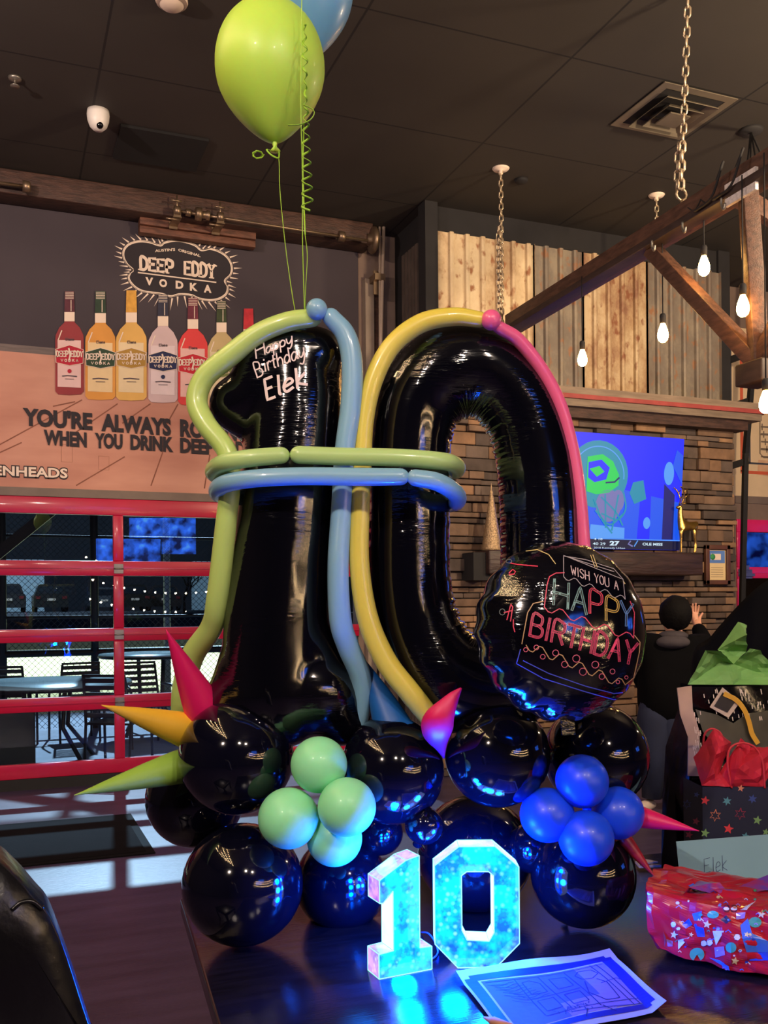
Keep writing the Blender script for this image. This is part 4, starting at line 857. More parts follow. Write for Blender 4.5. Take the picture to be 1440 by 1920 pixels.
# ---- handwriting on the one
h1 = hitter(bvh(f1), .0012)
hw = []; 
strokes('H', line_f((481, 672), (497, 664), (-3, -27)), hw); strokes('appy', line_f((499, 663), (549, 642), (-2, -17)), hw, .12, .8)
strokes('B', line_f((483, 708), (494, 703), (-8, -26)), hw); strokes('irthday', line_f((496, 697), (572, 668), (-4, -24)), hw, .1, .8)
mk = MB()
for s_ in hw: ribbon(mk, s_, 2.6, h1, 0, 4)
hw = []; strokes('E', line_f((502, 750), (517, 744), (-6, -38)), hw); strokes('lek', line_f((521, 741), (576, 720), (-3, -33)), hw, .16, .9)
for s_ in hw: ribbon(mk, s_, 5.2, h1, 0, 4)
part('handwriting', mk, mat('white_marker', (236, 214, 214), .7, var=.03), foil1, 'white handwritten birthday greeting')

# ---- long modelling balloons
def longb(name, segs, M, label, group=None, n=20, extra=None):
    """segs: list of px paths [(x, y, d, r_px)...], each with rounded ends"""
    root = None
    for i, sg_ in enumerate(segs):
        P = subdiv_path(sg_, 10); pts = [W(p[0], p[1], p[2]) for p in P]; rad = [p[3] * S(p[2]) for p in P]
        for e in (0, 1):
            p = pts[0] if e == 0 else pts[-1]; q = pts[1] if e == 0 else pts[-2]; r = rad[0] if e == 0 else rad[-1]; ax = (p - q).normalized()
            for k in range(1, 7):
                t = k / 6 * math.pi / 2; np_ = p + ax * r * 1.1 * math.sin(t); nr = max(.0008, r * math.cos(t))
                if e == 0: pts.insert(0, np_); rad.insert(0, nr)
                else: pts.append(np_); rad.append(nr)
        if root is None: root = thing(name, label, 'balloon', V((pts[0].x, pts[0].y, min(p.z for p in pts))), group)
        part('inflated_tube', MB().tube(pts, rad, n), M, root)
    for (x, y, d, r) in (extra or []): part('twist_bubble', MB().ell(W(x, y, d), r * S(d), 32), M, root)
    return root
gt = 'long modelling balloons outlining the numbers'
longb('modelling_balloon', [[(585, 596, 2.08, 17), (540, 603, 2.08, 18), (485, 626, 2.09, 19), (430, 668, 2.10, 20), (384, 708, 2.11, 20), (369, 752, 2.11, 20), (386, 795, 2.10, 20), (425, 846, 2.09, 19), (432, 900, 2.09, 19), (424, 980, 2.1, 20), (408, 1120, 2.14, 21), (397, 1175, 2.18, 21), (362, 1228, 2.24, 22), (344, 1290, 2.28, 21), (340, 1345, 2.3, 20)]], latex('pearl_lime_left', (188, 214, 120), .33, .1, coat=.25), 'long lime modelling balloon curving down the left side of the number one', gt)
longb('modelling_balloon', [[(622, 596, 2.07, 17), (648, 628, 2.07, 19), (660, 680, 2.07, 20), (658, 760, 2.07, 20), (646, 850, 2.07, 19), (641, 950, 2.08, 20), (634, 1060, 2.07, 20), (638, 1160, 2.08, 21), (652, 1210, 2.1, 21), (676, 1270, 2.13, 20), (676, 1330, 2.16, 19), (664, 1375, 2.18, 18)]], P_blue, 'long blue modelling balloon down the right side of the number one, bubble on top', gt, extra=[(594, 580, 2.06, 20)])
longb('modelling_balloon', [[(898, 599, 2.08, 15), (850, 594, 2.08, 17), (790, 606, 2.08, 18), (735, 648, 2.08, 18), (700, 714, 2.08, 18), (684, 790, 2.08, 17), (679, 870, 2.08, 18), (675, 960, 2.08, 18), (674, 1060, 2.08, 19), (690, 1160, 2.08, 20), (724, 1240, 2.08, 21), (770, 1300, 2.08, 21), (806, 1345, 2.09, 20)]], P_yel, 'long yellow modelling balloon over the top and down the left side of the zero', gt)
longb('modelling_balloon', [[(936, 614, 2.08, 12), (972, 638, 2.10, 13), (1016, 694, 2.12, 13), (1050, 760, 2.13, 13), (1072, 840, 2.14, 13), (1084, 910, 2.14, 13), (1091, 980, 2.14, 13), (1096, 1060, 2.14, 13), (1096, 1130, 2.15, 13)]], P_pink, 'long pink modelling balloon down the right side of the zero, bubble on top', gt, extra=[(921, 600, 2.07, 19)])
# belts round both numbers
bk = 2.33
longb('modelling_balloon', [[(526, 854, 2.0, 16), (470, 859, 2.0, 17), (425, 867, 2.02, 17), (405, 877, 2.08, 17), (402, 888, 2.15, 16), (425, 892, bk, 15), (520, 890, bk, 15)], [(562, 853, 2.0, 17), (640, 856, 2.0, 17), (740, 858, 2.0, 17), (820, 864, 2.01, 17), (850, 870, 2.05, 16), (856, 880, 2.14, 16), (830, 884, bk, 15), (640, 888, bk, 15)]], P_grn, 'upper belt of pale green modelling balloon wrapped round both numbers', 'modelling balloon belts')
longb('modelling_balloon', [[(750, 894, 1.99, 16), (680, 894, 1.99, 17), (560, 893, 1.99, 17), (470, 898, 2.0, 17), (420, 908, 2.04, 17), (407, 922, 2.12, 16), (425, 930, 2.25, 15), (500, 930, bk, 14)], [(780, 896, 1.99, 16), (818, 903, 2.0, 17), (850, 921, 2.04, 17), (858, 938, 2.12, 16), (838, 946, 2.25, 15), (760, 940, bk, 14)]], P_blue, 'lower belt of blue modelling balloon wrapped round both numbers', 'modelling balloon belts')

# ---- round foil balloon with neon style print
rc = W(1052, 1182, 1.93); rr = 168 * S(1.93)
fn = (-_f * .93 + _r * .34 + U3 * .12).normalized(); fx = U3.cross(fn).normalized(); fy = fn.cross(fx)
mb = MB(); n = 96; mm = 30; vs = []
for i in range(mm + 1):
    t = math.pi * i / mm - math.pi / 2
    for j in range(n):
        p = 2 * math.pi * j / n; ct = math.cos(t); rim = ct ** 10
        rad = rr * (ct ** .82) + rim * .0028 * math.sin(j * 11.3) + rim * .002 * math.sin(j * 5.1 + 1)
        dep = rr * .66 * math.sin(t) + (1 - rim) * .0 + rim * .003 * math.sin(j * 7.7)
        vs.append(rc + fx * (rad * math.cos(p)) + fy * (rad * math.sin(p)) + fn * dep)
mb.add(vs, [(i * n + j, (i + 1) * n + j, (i + 1) * n + (j + 1) % n, i * n + (j + 1) % n) for i in range(mm) for j in range(n)], 0, True)
fr_t = thing('round_foil_balloon', 'round black foil balloon with neon cake print in front of the zero', 'foil balloon', rc - U3 * rr)
fb = part('body', mb, F_blk2, fr_t); part('filling_tail', MB().box(rc - fy * rr * 1.02, (.03, .004, .05), 0, (fx, fn, fy)), F_blk2, fr_t)
hr = hitter(bvh(fb), .0012); qz = lambda x, y: (860 + x * 380 / 1440, 980 + y * 380 / 1440)
def neon(name, col, polys, w=2.0, label=None, e=.25, closed=False):
    mb = MB()
    for P in polys: ribbon(mb, [qz(*p) for p in P], w, hr, 0, 4, closed)
    part(name, mb, mat('neon_%s_%d_%d_%d' % ((name,) + tuple(col)), col, .5, var=.05), fr_t, label)
wave = lambda x0, y0, x1, y1, n, a: [(x0 + (x1 - x0) * k / (n * 6), y0 + (y1 - y0) * k / (n * 6) + a * math.sin(k / 6 * 2 * math.pi)) for k in range(n * 6 + 1)]
neon('white_outline', (170, 160, 168), [[(745, 385), (745, 235), (1165, 405), (1180, 545)], [(745, 240), (900, 265), (1100, 330), (1165, 405)], wave(745, 385, 1180, 545, 4, 18), [(770, 245), (1100, 350)]], 1.3)
neon('pink_outline', (216, 70, 100), [[(750, 358), (690, 360), (645, 385), (628, 440), (608, 600)], wave(608, 600, 1240, 820, 4, 28), [(1240, 820), (1245, 640), (1215, 560)]], 1.8)
neon('cream_outline', (190, 150, 110), [[(600, 560), (530, 575), (490, 640), (450, 860)], [(1245, 800), (1285, 850), (1280, 920), (1240, 1100)], wave(480, 870, 1180, 1150, 5, 34), [(1180, 1150), (1240, 1100)]], 1.8)
neon('blue_outline', (80, 90, 220), [[(440, 900), (412, 1000), (600, 1105), (900, 1200), (1100, 1255), (1165, 1240), (1205, 1150)], [(460, 980), (640, 1070), (900, 1160), (1100, 1212), (1160, 1205)]], 1.8)
o_ = []; strokes('WISH YOU A', line_f((800, 370), (1132, 480), (-4, -62)), o_, .35, .6); neon('greeting_lettering', (214, 186, 190), o_, 1.5)
o_ = []; strokes('HA', line_f((672, 580), (905, 650), (8, -175)), o_, .3, .62); neon('large_lettering', (120, 160, 160), o_, 4.8); neon('large_lettering', (10, 14, 16), o_, 2.3)
for ch_, x, y, c in (('P', 930, 640, (226, 60, 92)), ('P', 1045, 690, (216, 176, 84)), ('Y', 1145, 720, (90, 130, 190))):
    o_ = []; strokes(ch_, line_f((x, y), (x + 84, y + 22), (4, -160)), o_); neon('large_lettering', c, o_, 4.8); neon('large_lettering', (24, 10, 14), o_, 2.0)
o_ = []; strokes('BIRTHDAY', line_f((505, 800), (1240, 1010), (28, -150)), o_, .3, .6); neon('birthday_lettering', (236, 70, 120), o_, 5.0); neon('birthday_lettering', (30, 6, 14), o_, 3.0); neon('birthday_lettering', (226, 70, 110), o_, .9)
dots = [(477, 902, 15), (552, 886, 17), (597, 952, 17), (688, 925, 22), (752, 1006, 23), (834, 965, 26), (881, 1058, 26), (968, 1008, 25), (1015, 1092, 20), (1090, 1056, 18), (1128, 1130, 13), (1188, 1098, 12)]
neon('dot_print', (214, 100, 130), [[(x + r * math.cos(k * .7), y + r * math.sin(k * .7)) for k in range(9)] for x, y, r in dots], 1.4, None, .25, True)
neon('candle_print', (222, 60, 96), [[(345, 690), (372, 580), (385, 600), (370, 700)], [(325, 640), (380, 625)], [(360, 360), (385, 335), (405, 350), (395, 368), (362, 370)], [(370, 290), (420, 300), (560, 312)], [(390, 690), (390, 740), (400, 775)]], 2.0)
neon('ring_print', (110, 120, 126), [[(312 + 20 * math.cos(k * .7), 635 + 22 * math.sin(k * .7)) for k in range(9)], [(360 + 20 * math.cos(k * .7), 277 + 14 * math.sin(k * .7)) for k in range(9)]], 1.4, None, .25, True)
neon('candle_stick_print', (214, 190, 130), [[(935, 235), (965, 315)], [(952, 232), (982, 318)], [(1165, 415), (1178, 435)], [(480, 205), (560, 195), (640, 230), (688, 295)]], 1.6)

# ---- two floating latex balloons with ribbons
def egg(px, py, rx, ry, d, M, name, label, tipshift=(0, 0)):
    c = W(px, py, d); r = rx * S(d); h = ry * S(d); top = c + CU * h * .8; bot = W(px + tipshift[0], py + ry + tipshift[1], d); ax = (bot - (c + CU * h)).normalized(); L_ = (bot - (c + CU * h)).length; t0 = c + CU * h
    prof = []
    for k in range(31):
        s_ = k / 30; ang = math.pi * s_; z_ = (1 - math.cos(ang)) / 2
        w = math.sin(ang) * (1 - .16 * (z_ - .38)) * (1 if z_ < .5 else 1 - .38 * ((z_ - .5) / .5) ** 2.0); prof.append((max(.0008, r * w * 1.02), z_ * L_))
    t = thing(name, label, 'balloon', bot, 'floating latex balloons'); part('body', MB().lathe(t0, prof, 48, axis=tuple(ax)), M, t)
    part('neck', MB().lathe(bot - ax * .004, [(.004, 0), (.006, .008), (.004, .014), (.012, .024), (.002, .026)], 14, axis=tuple(ax)), M, t)
    return t, bot
L_lime = latex('lime_latex', (192, 232, 92), .42, .4, coat=.05); L_sky = latex('sky_latex', (120, 182, 226), .32, .3, coat=.15)
tl, bl = egg(499, 135, 102, 130, 2.2, L_lime, 'lime_balloon', 'big lime green latex balloon floating at the top of the picture', (16, 2))
ts, bs = egg(572, -10, 86, 118, 2.42, L_sky, 'sky_blue_balloon', 'sky blue latex balloon floating behind the lime green one', (8, 0))
M_rib = mat('lime_ribbon', (158, 206, 60), .35, var=.1)
def rib(name, P, w, label, twist=0.0, more=None):
    P = subdiv_path(P, 14); mb = MB(); pts = [W(*p) for p in P]; n = len(pts)
    mb.tube(pts, w, 6, flat=.35)
    for m_ in (more or []): q = [W(*p) for p in m_]; mb.tube(q, w, 6, flat=.35)
    return one(name, mb, M_rib, label, 'ribbon', 'lime ribbons on the balloons', origin=pts[-1])
curl = [(485 + 10 * math.cos(t * .9) - t * .2, 290 + 7 * math.sin(t * .9), 2.19 - .012 * math.sin(t * .7)) for t in range(16)]
loop = subdiv_path([(518, 272, 2.19), (512, 282, 2.18), (500, 280, 2.17), (508, 290, 2.17), (522, 296, 2.18), (524, 282, 2.19)], 6)
rib('balloon_ribbon', [(517, 268, 2.2), (523, 300, 2.2), (525, 360, 2.19), (535, 460, 2.18), (546, 540, 2.17), (553, 582, 2.12)], .0022, 'lime ribbon hanging from the knot of the lime balloon with a small curl', more=[curl, loop])
hel = []
for k in range(260):
    t = k / 259; y = 45 + 350 * t; a = k * .36; am = 4 + 7 * max(0, (t - .45)) / .55 if t > .45 else 2 + 3 * math.sin(t * 9) ** 2
    hel.append((571 + 5 * t + am * math.cos(a) * 1.0, y, 2.06 + .006 * math.sin(a)))
rib('balloon_ribbon', [(566, -10, 2.06), (565, 60, 2.06), (564, 200, 2.06), (567, 330, 2.07), (567, 440, 2.07), (569, 520, 2.08), (571, 580, 2.08)], .0026, 'lime ribbon rising straight past the top of the picture with a long spiral curl', more=[hel, subdiv_path([(568, 196, 2.05), (586, 205, 2.05), (589, 214, 2.05), (580, 226, 2.05), (560, 234, 2.05), (540, 235, 2.05)], 6)])
rib('balloon_ribbon', [(572, 440, 2.09), (576, 480, 2.08), (573, 540, 2.08), (572, 582, 2.09)], .002, 'short lime ribbon strand tied beside the blue bubble', more=[subdiv_path([(572, 440, 2.09), (568, 300, 2.2), (575, 108, 2.4)], 6)])

# ================================================================ lit acrylic numbers
def acrylic(name, base, c2, strength, pinky=False):
    m = bpy.data.materials.new(name); m.use_nodes = True; nt = m.node_tree; N = nt.nodes; L = nt.links; b = N['Principled BSDF']; b.inputs['Roughness'].default_value = .12
    tc = N.new('ShaderNodeTexCoord'); v1 = N.new('ShaderNodeTexVoronoi'); v1.inputs['Scale'].default_value = 75; L.new(tc.outputs['Object'], v1.inputs[0])
    r1 = N.new('ShaderNodeValToRGB'); r1.color_ramp.elements[0].position = .0; r1.color_ramp.elements[0].color = (1, 1, 1, 1); r1.color_ramp.elements[1].position = .42; r1.color_ramp.elements[1].color = (0, 0, 0, 1); L.new(v1.outputs['Distance'], r1.inputs[0])
    sep = N.new('ShaderNodeSeparateColor'); L.new(v1.outputs['Color'], sep.inputs[0]); gt_ = N.new('ShaderNodeMath'); gt_.operation = 'POWER'; gt_.inputs[1].default_value = 1.6; L.new(sep.outputs[0], gt_.inputs[0])
    mu = N.new('ShaderNodeMath'); mu.operation = 'MULTIPLY'; L.new(r1.outputs[0], mu.inputs[0]); L.new(gt_.outputs[0], mu.inputs[1])
    n1 = N.new('ShaderNodeTexNoise'); n1.inputs['Scale'].default_value = 34; n1.inputs['Detail'].default_value = 4; L.new(tc.outputs['Object'], n1.inputs[0])
    r2 = N.new('ShaderNodeValToRGB'); r2.color_ramp.elements[0].position = .38; r2.color_ramp.elements[1].position = .60; r2.color_ramp.elements[0].color = (*base, 1); r2.color_ramp.elements[1].color = (*c2, 1); L.new(n1.outputs['Fac'], r2.inputs[0])
    mx = N.new('ShaderNodeMix'); mx.data_type = 'RGBA'; L.new(mu.outputs[0], mx.inputs[0]); L.new(r2.outputs[0], mx.inputs[6]); mx.inputs[7].default_value = (.04, .10, 1.1, 1) if not pinky else (1, .75, .9, 1)
    b.inputs['Base Color'].default_value = (.02, .06, .1, 1); L.new(mx.outputs[2], b.inputs['Emission Color']); b.inputs['Emission Strength'].default_value = strength
    tr = N.new('ShaderNodeBsdfTransparent'); ms = N.new('ShaderNodeMixShader'); ms.inputs[0].default_value = .94 if pinky else .72; out = N['Material Output']; L.new(tr.outputs[0], ms.inputs[1]); L.new(b.outputs[0], ms.inputs[2]); L.new(ms.outputs[0], out.inputs[0])   # clear acrylic lets its own leds shine out
    return m
A_f = acrylic('lit_acrylic_front', (.0, .005, .55), (.0, .065, 1.1), 14); A_p = acrylic('lit_acrylic_pink', (.42, .10, .50), (.85, .36, .72), 1.1, True); A_y = acrylic('lit_acrylic_gold', (.55, .62, .38), (.9, .72, .5), 1.1, True); A_w = acrylic('lit_acrylic_white', (.8, .65, .7), (1, .95, .95), 1.2, True)
A_e = emis('lit_edge', (150, 245, 255), 1.6)
def face_pts(P, base_px, d, ex, ez):
    return [base_px + ex * p[0] + ez * p[1] for p in P]
def numbody(name, label, P, org, ex, hole=None, depth=.055, side=None, group='lit acrylic numbers', leds=()):
    """P outline in metres (x along ex, z up)"""
    back = V((-ex.y, ex.x, 0)); 
    if back.dot(_f) < 0: back = -back
    for lx, lz in leds: lamp('POINT', 'led_glow', org + ex * lx + U3 * lz + back * depth * .35, 115, (.0, .10, 1), .026)
    t = thing(name, label, 'lit number', org, group); to3 = lambda p, o=0: org + ex * p[0] + U3 * p[1] + back * o
    loops = [[V((p[0], p[1], 0)) for p in P]] + ([[V((p[0], p[1], 0)) for p in hole]] if hole else [])
    tri = tessellate_polygon(loops); flat = [p for l in loops for p in l]
    part('front_panel', MB().add([to3(p, 0) for p in flat], [tuple(x) for x in tri]).add([to3(p, .002) for p in flat], [tuple(x) for x in tri]), A_f, t, 'cyan glowing front')
    part('back_panel', MB().add([to3(p, depth) for p in flat], [tuple(x) for x in tri]).add([to3(p, depth - .002) for p in flat], [tuple(x) for x in tri]), A_f, t)
    mb = MB(); eb = MB()
    for lp in [P] + ([hole] if hole else []):
        n = len(lp)
        for i in range(n):
            a, b = lp[i], lp[(i + 1) % n]; mi = side(a, b, lp is hole) if side else 0
            mb.add([to3(a, 0), to3(b, 0), to3(b, depth), to3(a, depth)], [(0, 1, 2, 3)], mi)
            eb.tube([to3(a, 0), to3(b, 0)], .0011, 6); eb.tube([to3(a, depth), to3(b, depth)], .0009, 6)
            eb.tube([to3(a, 0), to3(a, depth)], .0009, 6)
    part('side_strip', mb, [A_p, A_y, A_w, A_f], t, 'iridescent pink and gold sides'); part('edge_line', eb, A_e, t)
    return t
oz = WZ(817, 1817, TZ + .001); dz = (oz - EYE).dot(_f); k0 = S(dz)
oz = WZ(816, 1815, TZ + .001); w0, h0 = .158 / 1.0 * dz / 1.98 * 1.1, .2555
ex0 = _r
w0 = 159 * k0; h0 = 236 * k0
def zr(x, y): return (x * w0, y * h0)
Pz = [zr(.26, 0), zr(.74, 0), zr(1, .17), zr(1, .77), zr(.72, .94), zr(.27, .94), zr(0, .80), zr(0, .17)]
Pz = [zr(.27, 0), zr(.72, 0), zr(1, .19), zr(1, .80), zr(.72, .965), zr(.29, .965), zr(0, .815), zr(0, .19)]
Hz = [zr(.32, .30), zr(.32, .735), zr(.38, .765), zr(.64, .765), zr(.70, .73), zr(.70, .28), zr(.64, .21), zr(.38, .22)]
numbody('lit_number_zero', 'glowing cyan acrylic number zero on the table', Pz, oz, ex0, Hz, .055, lambda a, b, h: 1 if not h else 2, leds=((.16 * w0, .12), (.84 * w0, .12), (.5 * w0, .215)))
o1 = WZ(711, 1836, TZ + .001); e1r = WZ(810, 1817, TZ + .001); ex1 = (e1r - o1); w1 = ex1.length; ex1.normalize(); k1 = S((o1 - EYE).dot(_f)); h1_ = 225 * k1
def on(x, y): return (x * w1, y * h1_)
P1 = [on(0, 0), on(1, 0), on(1, .195), on(.77, .20), on(.77, .955), on(.53, .955), on(0, .80), on(0, .62), on(.06, .60), on(.25, .71), on(.25, .20), on(0, .195)]
P1 = [on(0, 0), on(1, 0), on(1, .195), on(.77, .20), on(.77, .985), on(.52, .96), on(.02, .82), on(.02, .63), on(.08, .625), on(.27, .715), on(.27, .215), on(0, .205)]
numbody('lit_number_one', 'glowing cyan acrylic number one with pink sides on the table', P1, o1, ex1, None, .055, lambda a, b, h: 2 if (a[0] == b[0] and abs(a[0] - .27 * w1) < .01) else 0, leds=((.5 * w1, .03), (.5 * w1, .12), (.5 * w1, .2)))
cb = MB(); cb.tube([WZ(x, y, TZ + .004 + z) for x, y, z in subdiv_path([(790, 1748, .0), (803, 1750, .02), (815, 1765, .02), (821, 1785, .0), (812, 1797, 0), (800, 1798, 0)], 6)], .0018, 8)
one('power_cable', cb, mat('clear_cable', (90, 120, 200), .3), 'thin cable looping on the table between the lit numbers', 'cable')
# ================================================================ coloring sheet on the table
q = [(855, 1833), (1143, 1791), (1250, 1893), (962, 1965)]
q3 = [WZ(x, y, TZ + .004) for x, y in q]
def sheet(u, v, l=0):
    p = q3[0] * (1 - u) * (1 - v) + q3[1] * u * (1 - v) + q3[2] * u * v + q3[3] * (1 - u) * v
    z = .004 + .010 * max(0, 1 - v * 6) * (1 - .3 * math.sin(u * 9)) + .014 * max(0, (u - .9) * 10) * v + .003 * math.sin(u * 7 + v * 5)
    return p + U3 * (z + l * .0006)
def gridmesh(f, nu, nv, th=.0006):
    mb = MB(); vs = [f(i / nu, j / nv) for j in range(nv + 1) for i in range(nu + 1)]; n = len(vs); vs2 = [v - U3 * th for v in vs]
    fs = [(j * (nu + 1) + i, j * (nu + 1) + i + 1, (j + 1) * (nu + 1) + i + 1, (j + 1) * (nu + 1) + i) for j in range(nv) for i in range(nu)]
    mb.add(vs, fs, 0, True); mb.add(vs2, [f_[::-1] for f_ in fs], 0, True); return mb
cs_ = thing('coloring_sheet', 'curled paper sheet with a blue bordered line drawing at the bottom of the table', 'paper sheet', q3[0])
part('paper', gridmesh(sheet, 30, 24), mat('sheet_paper', (150, 150, 180), .7, var=.05), cs_)
def shr(mb, P, w, l=1, mi=0, closed=False):
    if closed: P = list(P) + [P[0]]
    for a, b in zip(P[:-1], P[1:]):
        n = max(1, int(math.hypot(b[0] - a[0], b[1] - a[1]) / .04)); tx, ty = (b[0] - a[0]), (b[1] - a[1]); L_ = math.hypot(tx, ty) or 1; nx, ny = -ty / L_ * w / 2, tx / L_ * w / 2
        for k in range(n):
            s0, s1 = k / n, (k + 1) / n; mb.add([sheet(a[0] + tx * s + nx * g, a[1] + ty * s + ny * g, l) for s, g in ((s0, 1), (s1, 1), (s1, -1), (s0, -1))], [(0, 1, 2, 3)], mi)
bd = MB(); shr(bd, [(.05, .12), (.93, .12), (.93, .9), (.05, .9)], .07, 1.0, 0, True)
part('border_print', bd, mat('border_blue', (10, 12, 120), .6, var=.1), cs_, 'dark blue border')
fl_ = MB()
for j in range(10):
    for i in range(12):
        u0, v0 = .10 + i * .066, .17 + j * .068; fl_.add([sheet(u, v, .9) for u, v in ((u0, v0), (u0 + .067, v0), (u0 + .067, v0 + .069), (u0, v0 + .069))], [(0, 1, 2, 3)], 1 if (i > 8 or (i > 4 and j > 6)) else 0)
part('drawing_fill', fl_, [mat('drawing_blue', (60, 60, 140), .7, var=.1), mat('drawing_lilac', (110, 90, 170), .7, var=.1)], cs_)
ln = MB(); 
for P in ([(.12, .2), (.88, .2)], [(.3, .2), (.3, .75)], [(.3, .5), (.62, .5)], [(.45, .2), (.47, .75)], [(.62, .2), (.64, .8)], [(.33, .26), (.33, .44), (.43, .44), (.43, .3), (.38, .24), (.33, .26)], [(.5, .26), (.5, .44), (.6, .44), (.6, .28), (.5, .26)], [(.33, .54), (.33, .7), (.43, .7), (.43, .54), (.33, .54)], [(.5, .54), (.5, .7), (.6, .7), (.6, .54), (.5, .54)], [(.8, .18), (.84, .86)], [(.84, .18), (.88, .86)], [(.3, .76), (.9, .78)], [(.45, .8), (.9, .86)], [(.66, .3), (.7, .24), (.78, .26), (.8, .34), (.74, .4), (.68, .38), (.66, .3)], [(.68, .42), (.64, .6), (.7, .74), (.79, .74), (.8, .5), (.76, .42)], [(.76, .5), (.88, .46), (.9, .5)], [(.55, .8), (.5, .9)], [(.65, .8), (.7, .9)]): shr(ln, P, .008, 2)
for j in range(9):
    a0_, a1_ = -1.2 + j * .0, 0
    r_ = .02 + j * .02; shr(ln, [(.12 + r_ * .9 + .03 * k, .25 + .06 * j * .5 + .02 * math.sin(k)) for k in range(6)], .006, 2)
for j in range(7): shr(ln, [(.12 + .02 * (j % 2) + .03 * j * .4, .24 + .04 * j), (.24 + .01 * j, .26 + .05 * j)], .005, 2)
for j in range(30): x, y = .36 + .22 * random.random(), .74 + .08 * random.random(); shr(ln, [(x, y), (x + .02 * random.uniform(-1, 1), y - .03)], .005, 2)
part('drawing_lines', ln, mat('drawing_ink', (24, 20, 90), .7), cs_)
# tan crayon tip at the bottom edge
c = WZ(925, 1915, TZ + .012); d_ = (te2 + te1 * .5).normalized(); mb = MB(); mb.tube([c - d_ * .022, c - d_ * .016, c - d_ * .004, c, c + d_ * .06], [.002, .0035, .007, .0085, .0085], 14)
one('crayon', mb, mat('tan_wax', (190, 130, 84), .6, var=.1), 'tan crayon lying across the sheet at the bottom edge', 'crayon')
# folded paper with cracker on the far edge
c = WZ(1216, 1626, TZ + .005); mb = MB(); mb.prism([c + te1 * -.03 + te2 * .0, c + te1 * .035 + te2 * .01, c - te2 * .05 - te1 * .012], U3 * .006); mb.prism([c + U3 * .008 + te1 * -.025, c + U3 * .01 + te1 * .03, c + U3 * .014 - te2 * .04 - te1 * .01], U3 * .004)
one('folded_napkin', mb, mat('napkin', (214, 196, 190), .8, var=.1), 'small folded pale napkin on the far edge of the table', 'napkin')

# ================================================================ gift bags
def bagbox(c, w, dpt, h, ax): pass
def crumple(c, wx, wy, peaks, h0, seed=1, ax=None, nr=9, na=46, rough=.012):
    """sheet of tissue fanned out of a bag; peaks: list of (angle, width, height, outward)"""
    rn = random.Random(seed); X, Y = ax; vs = []
    for i in range(nr + 1):
        t = i / nr
        for j in range(na):
            a = 2 * math.pi * j / na; hh = h0; ow = 1.0
            for (pa, pw, ph, po) in peaks:
                dd = abs((a - pa + math.pi) % (2 * math.pi) - math.pi); k = max(0, 1 - dd / pw); hh += ph * k; ow += po * k
            r = (.25 + .75 * t) * (1 + (ow - 1) * t)
            vs.append(c + X * (wx * r * math.cos(a)) + Y * (wy * r * math.sin(a)) + U3 * (hh * t ** .8 + rn.uniform(-1, 1) * rough * t) + X * rn.uniform(-1, 1) * rough * .8 + Y * rn.uniform(-1, 1) * rough * .8)
    fs = []
    for i in range(nr):
        for j in range(na):
            a, b, c_, d = i * na + j, i * na + (j + 1) % na, (i + 1) * na + (j + 1) % na, (i + 1) * na + j
            fs += [(a, b, c_), (a, c_, d)] if (i + j) % 2 else [(a, b, d), (b, c_, d)]
    mb = MB(); mb.add(vs, fs); o = [v + V((0, 0, -.0008)) for v in vs]; mb.add(o, [f_[::-1] for f_ in fs]); return mb
# tall black bag
bd_ = 2.62; bl_ = W(1292, 1288, bd_); br_ = W(1530, 1270, bd_ + .05); bx = V((br_.x - bl_.x, br_.y - bl_.y, 0)); bw = bx.length; bx.normalize(); byy = V((-bx.y, bx.x, 0)); topz = bl_.z; org = V((bl_.x, bl_.y, TZ))
bag = thing('black_gift_bag', 'tall glossy black gift bag with small white dashes and green tissue', 'gift bag', org)
F_bag = mat('bag_black_gloss', (12, 12, 15), .14, var=.3, scale=6, bump=.25, bscale=9, coat=.5)
hgt = topz - TZ; bo = lambda u, v, w=0: org + bx * (bw * u) + U3 * (hgt * v) + byy * (w + .012 * math.sin(v * 9 + u * 7))
fr_ = MB(); nu, nv = 20, 24; vs = [bo(i / nu, j / nv) for j in range(nv + 1) for i in range(nu + 1)]; fr_.add(vs, [(j * (nu + 1) + i, j * (nu + 1) + i + 1, (j + 1) * (nu + 1) + i + 1, (j + 1) * (nu + 1) + i) for j in range(nv) for i in range(nu)], 0, True)
part('front_panel', fr_, F_bag, bag); part('back_panel', MB().bb((0, 0, 0), (.001, .001, .001)) if False else MB().add([bo(.08, 0, .12), bo(1, 0, .12), bo(1, 1, .12), bo(.08, 1, .12)], [(0, 1, 2, 3)]), F_bag, bag)
def gpt(px, py, l=0):
    """photo point -> front panel of the bag"""
    d = ray(px, py); t = (org - byy * (.012 + .0006 * l) - EYE).dot(byy) / d.dot(byy); return EYE + d * t
gs_ = MB(); gl = [(1270, 1290), (1297, 1286), (1299, 1330), (1312, 1372), (1311, 1455), (1290, 1455), (1290, 1382), (1276, 1342)]
P_ = [gpt(x, y, 2) for x, y in gl]; gs_.prism(P_, byy * .004)
part('gusset_edge', gs_, mat('champagne_paper', (204, 170, 150), .4, .2, var=.2), bag, 'pale pinkish edge of the bag')
sd = MB(); out = [(1271, 1330), (1248, 1400), (1246, 1440), (1242, 1500), (1240, 1600), (1241, 1645), (1262, 1650), (1290, 1650), (1292, 1455), (1290, 1382), (1276, 1342)]
dd0 = [gpt(x, y, 1) for x, y in out]; cen_ = sum(dd0, V((0, 0, 0))) / len(dd0); vs = [cen_ + byy * .02] + [p for p in dd0]; vs += [(p + cen_) / 2 + byy * random.uniform(-.01, .03) for p in dd0]; n = len(dd0)
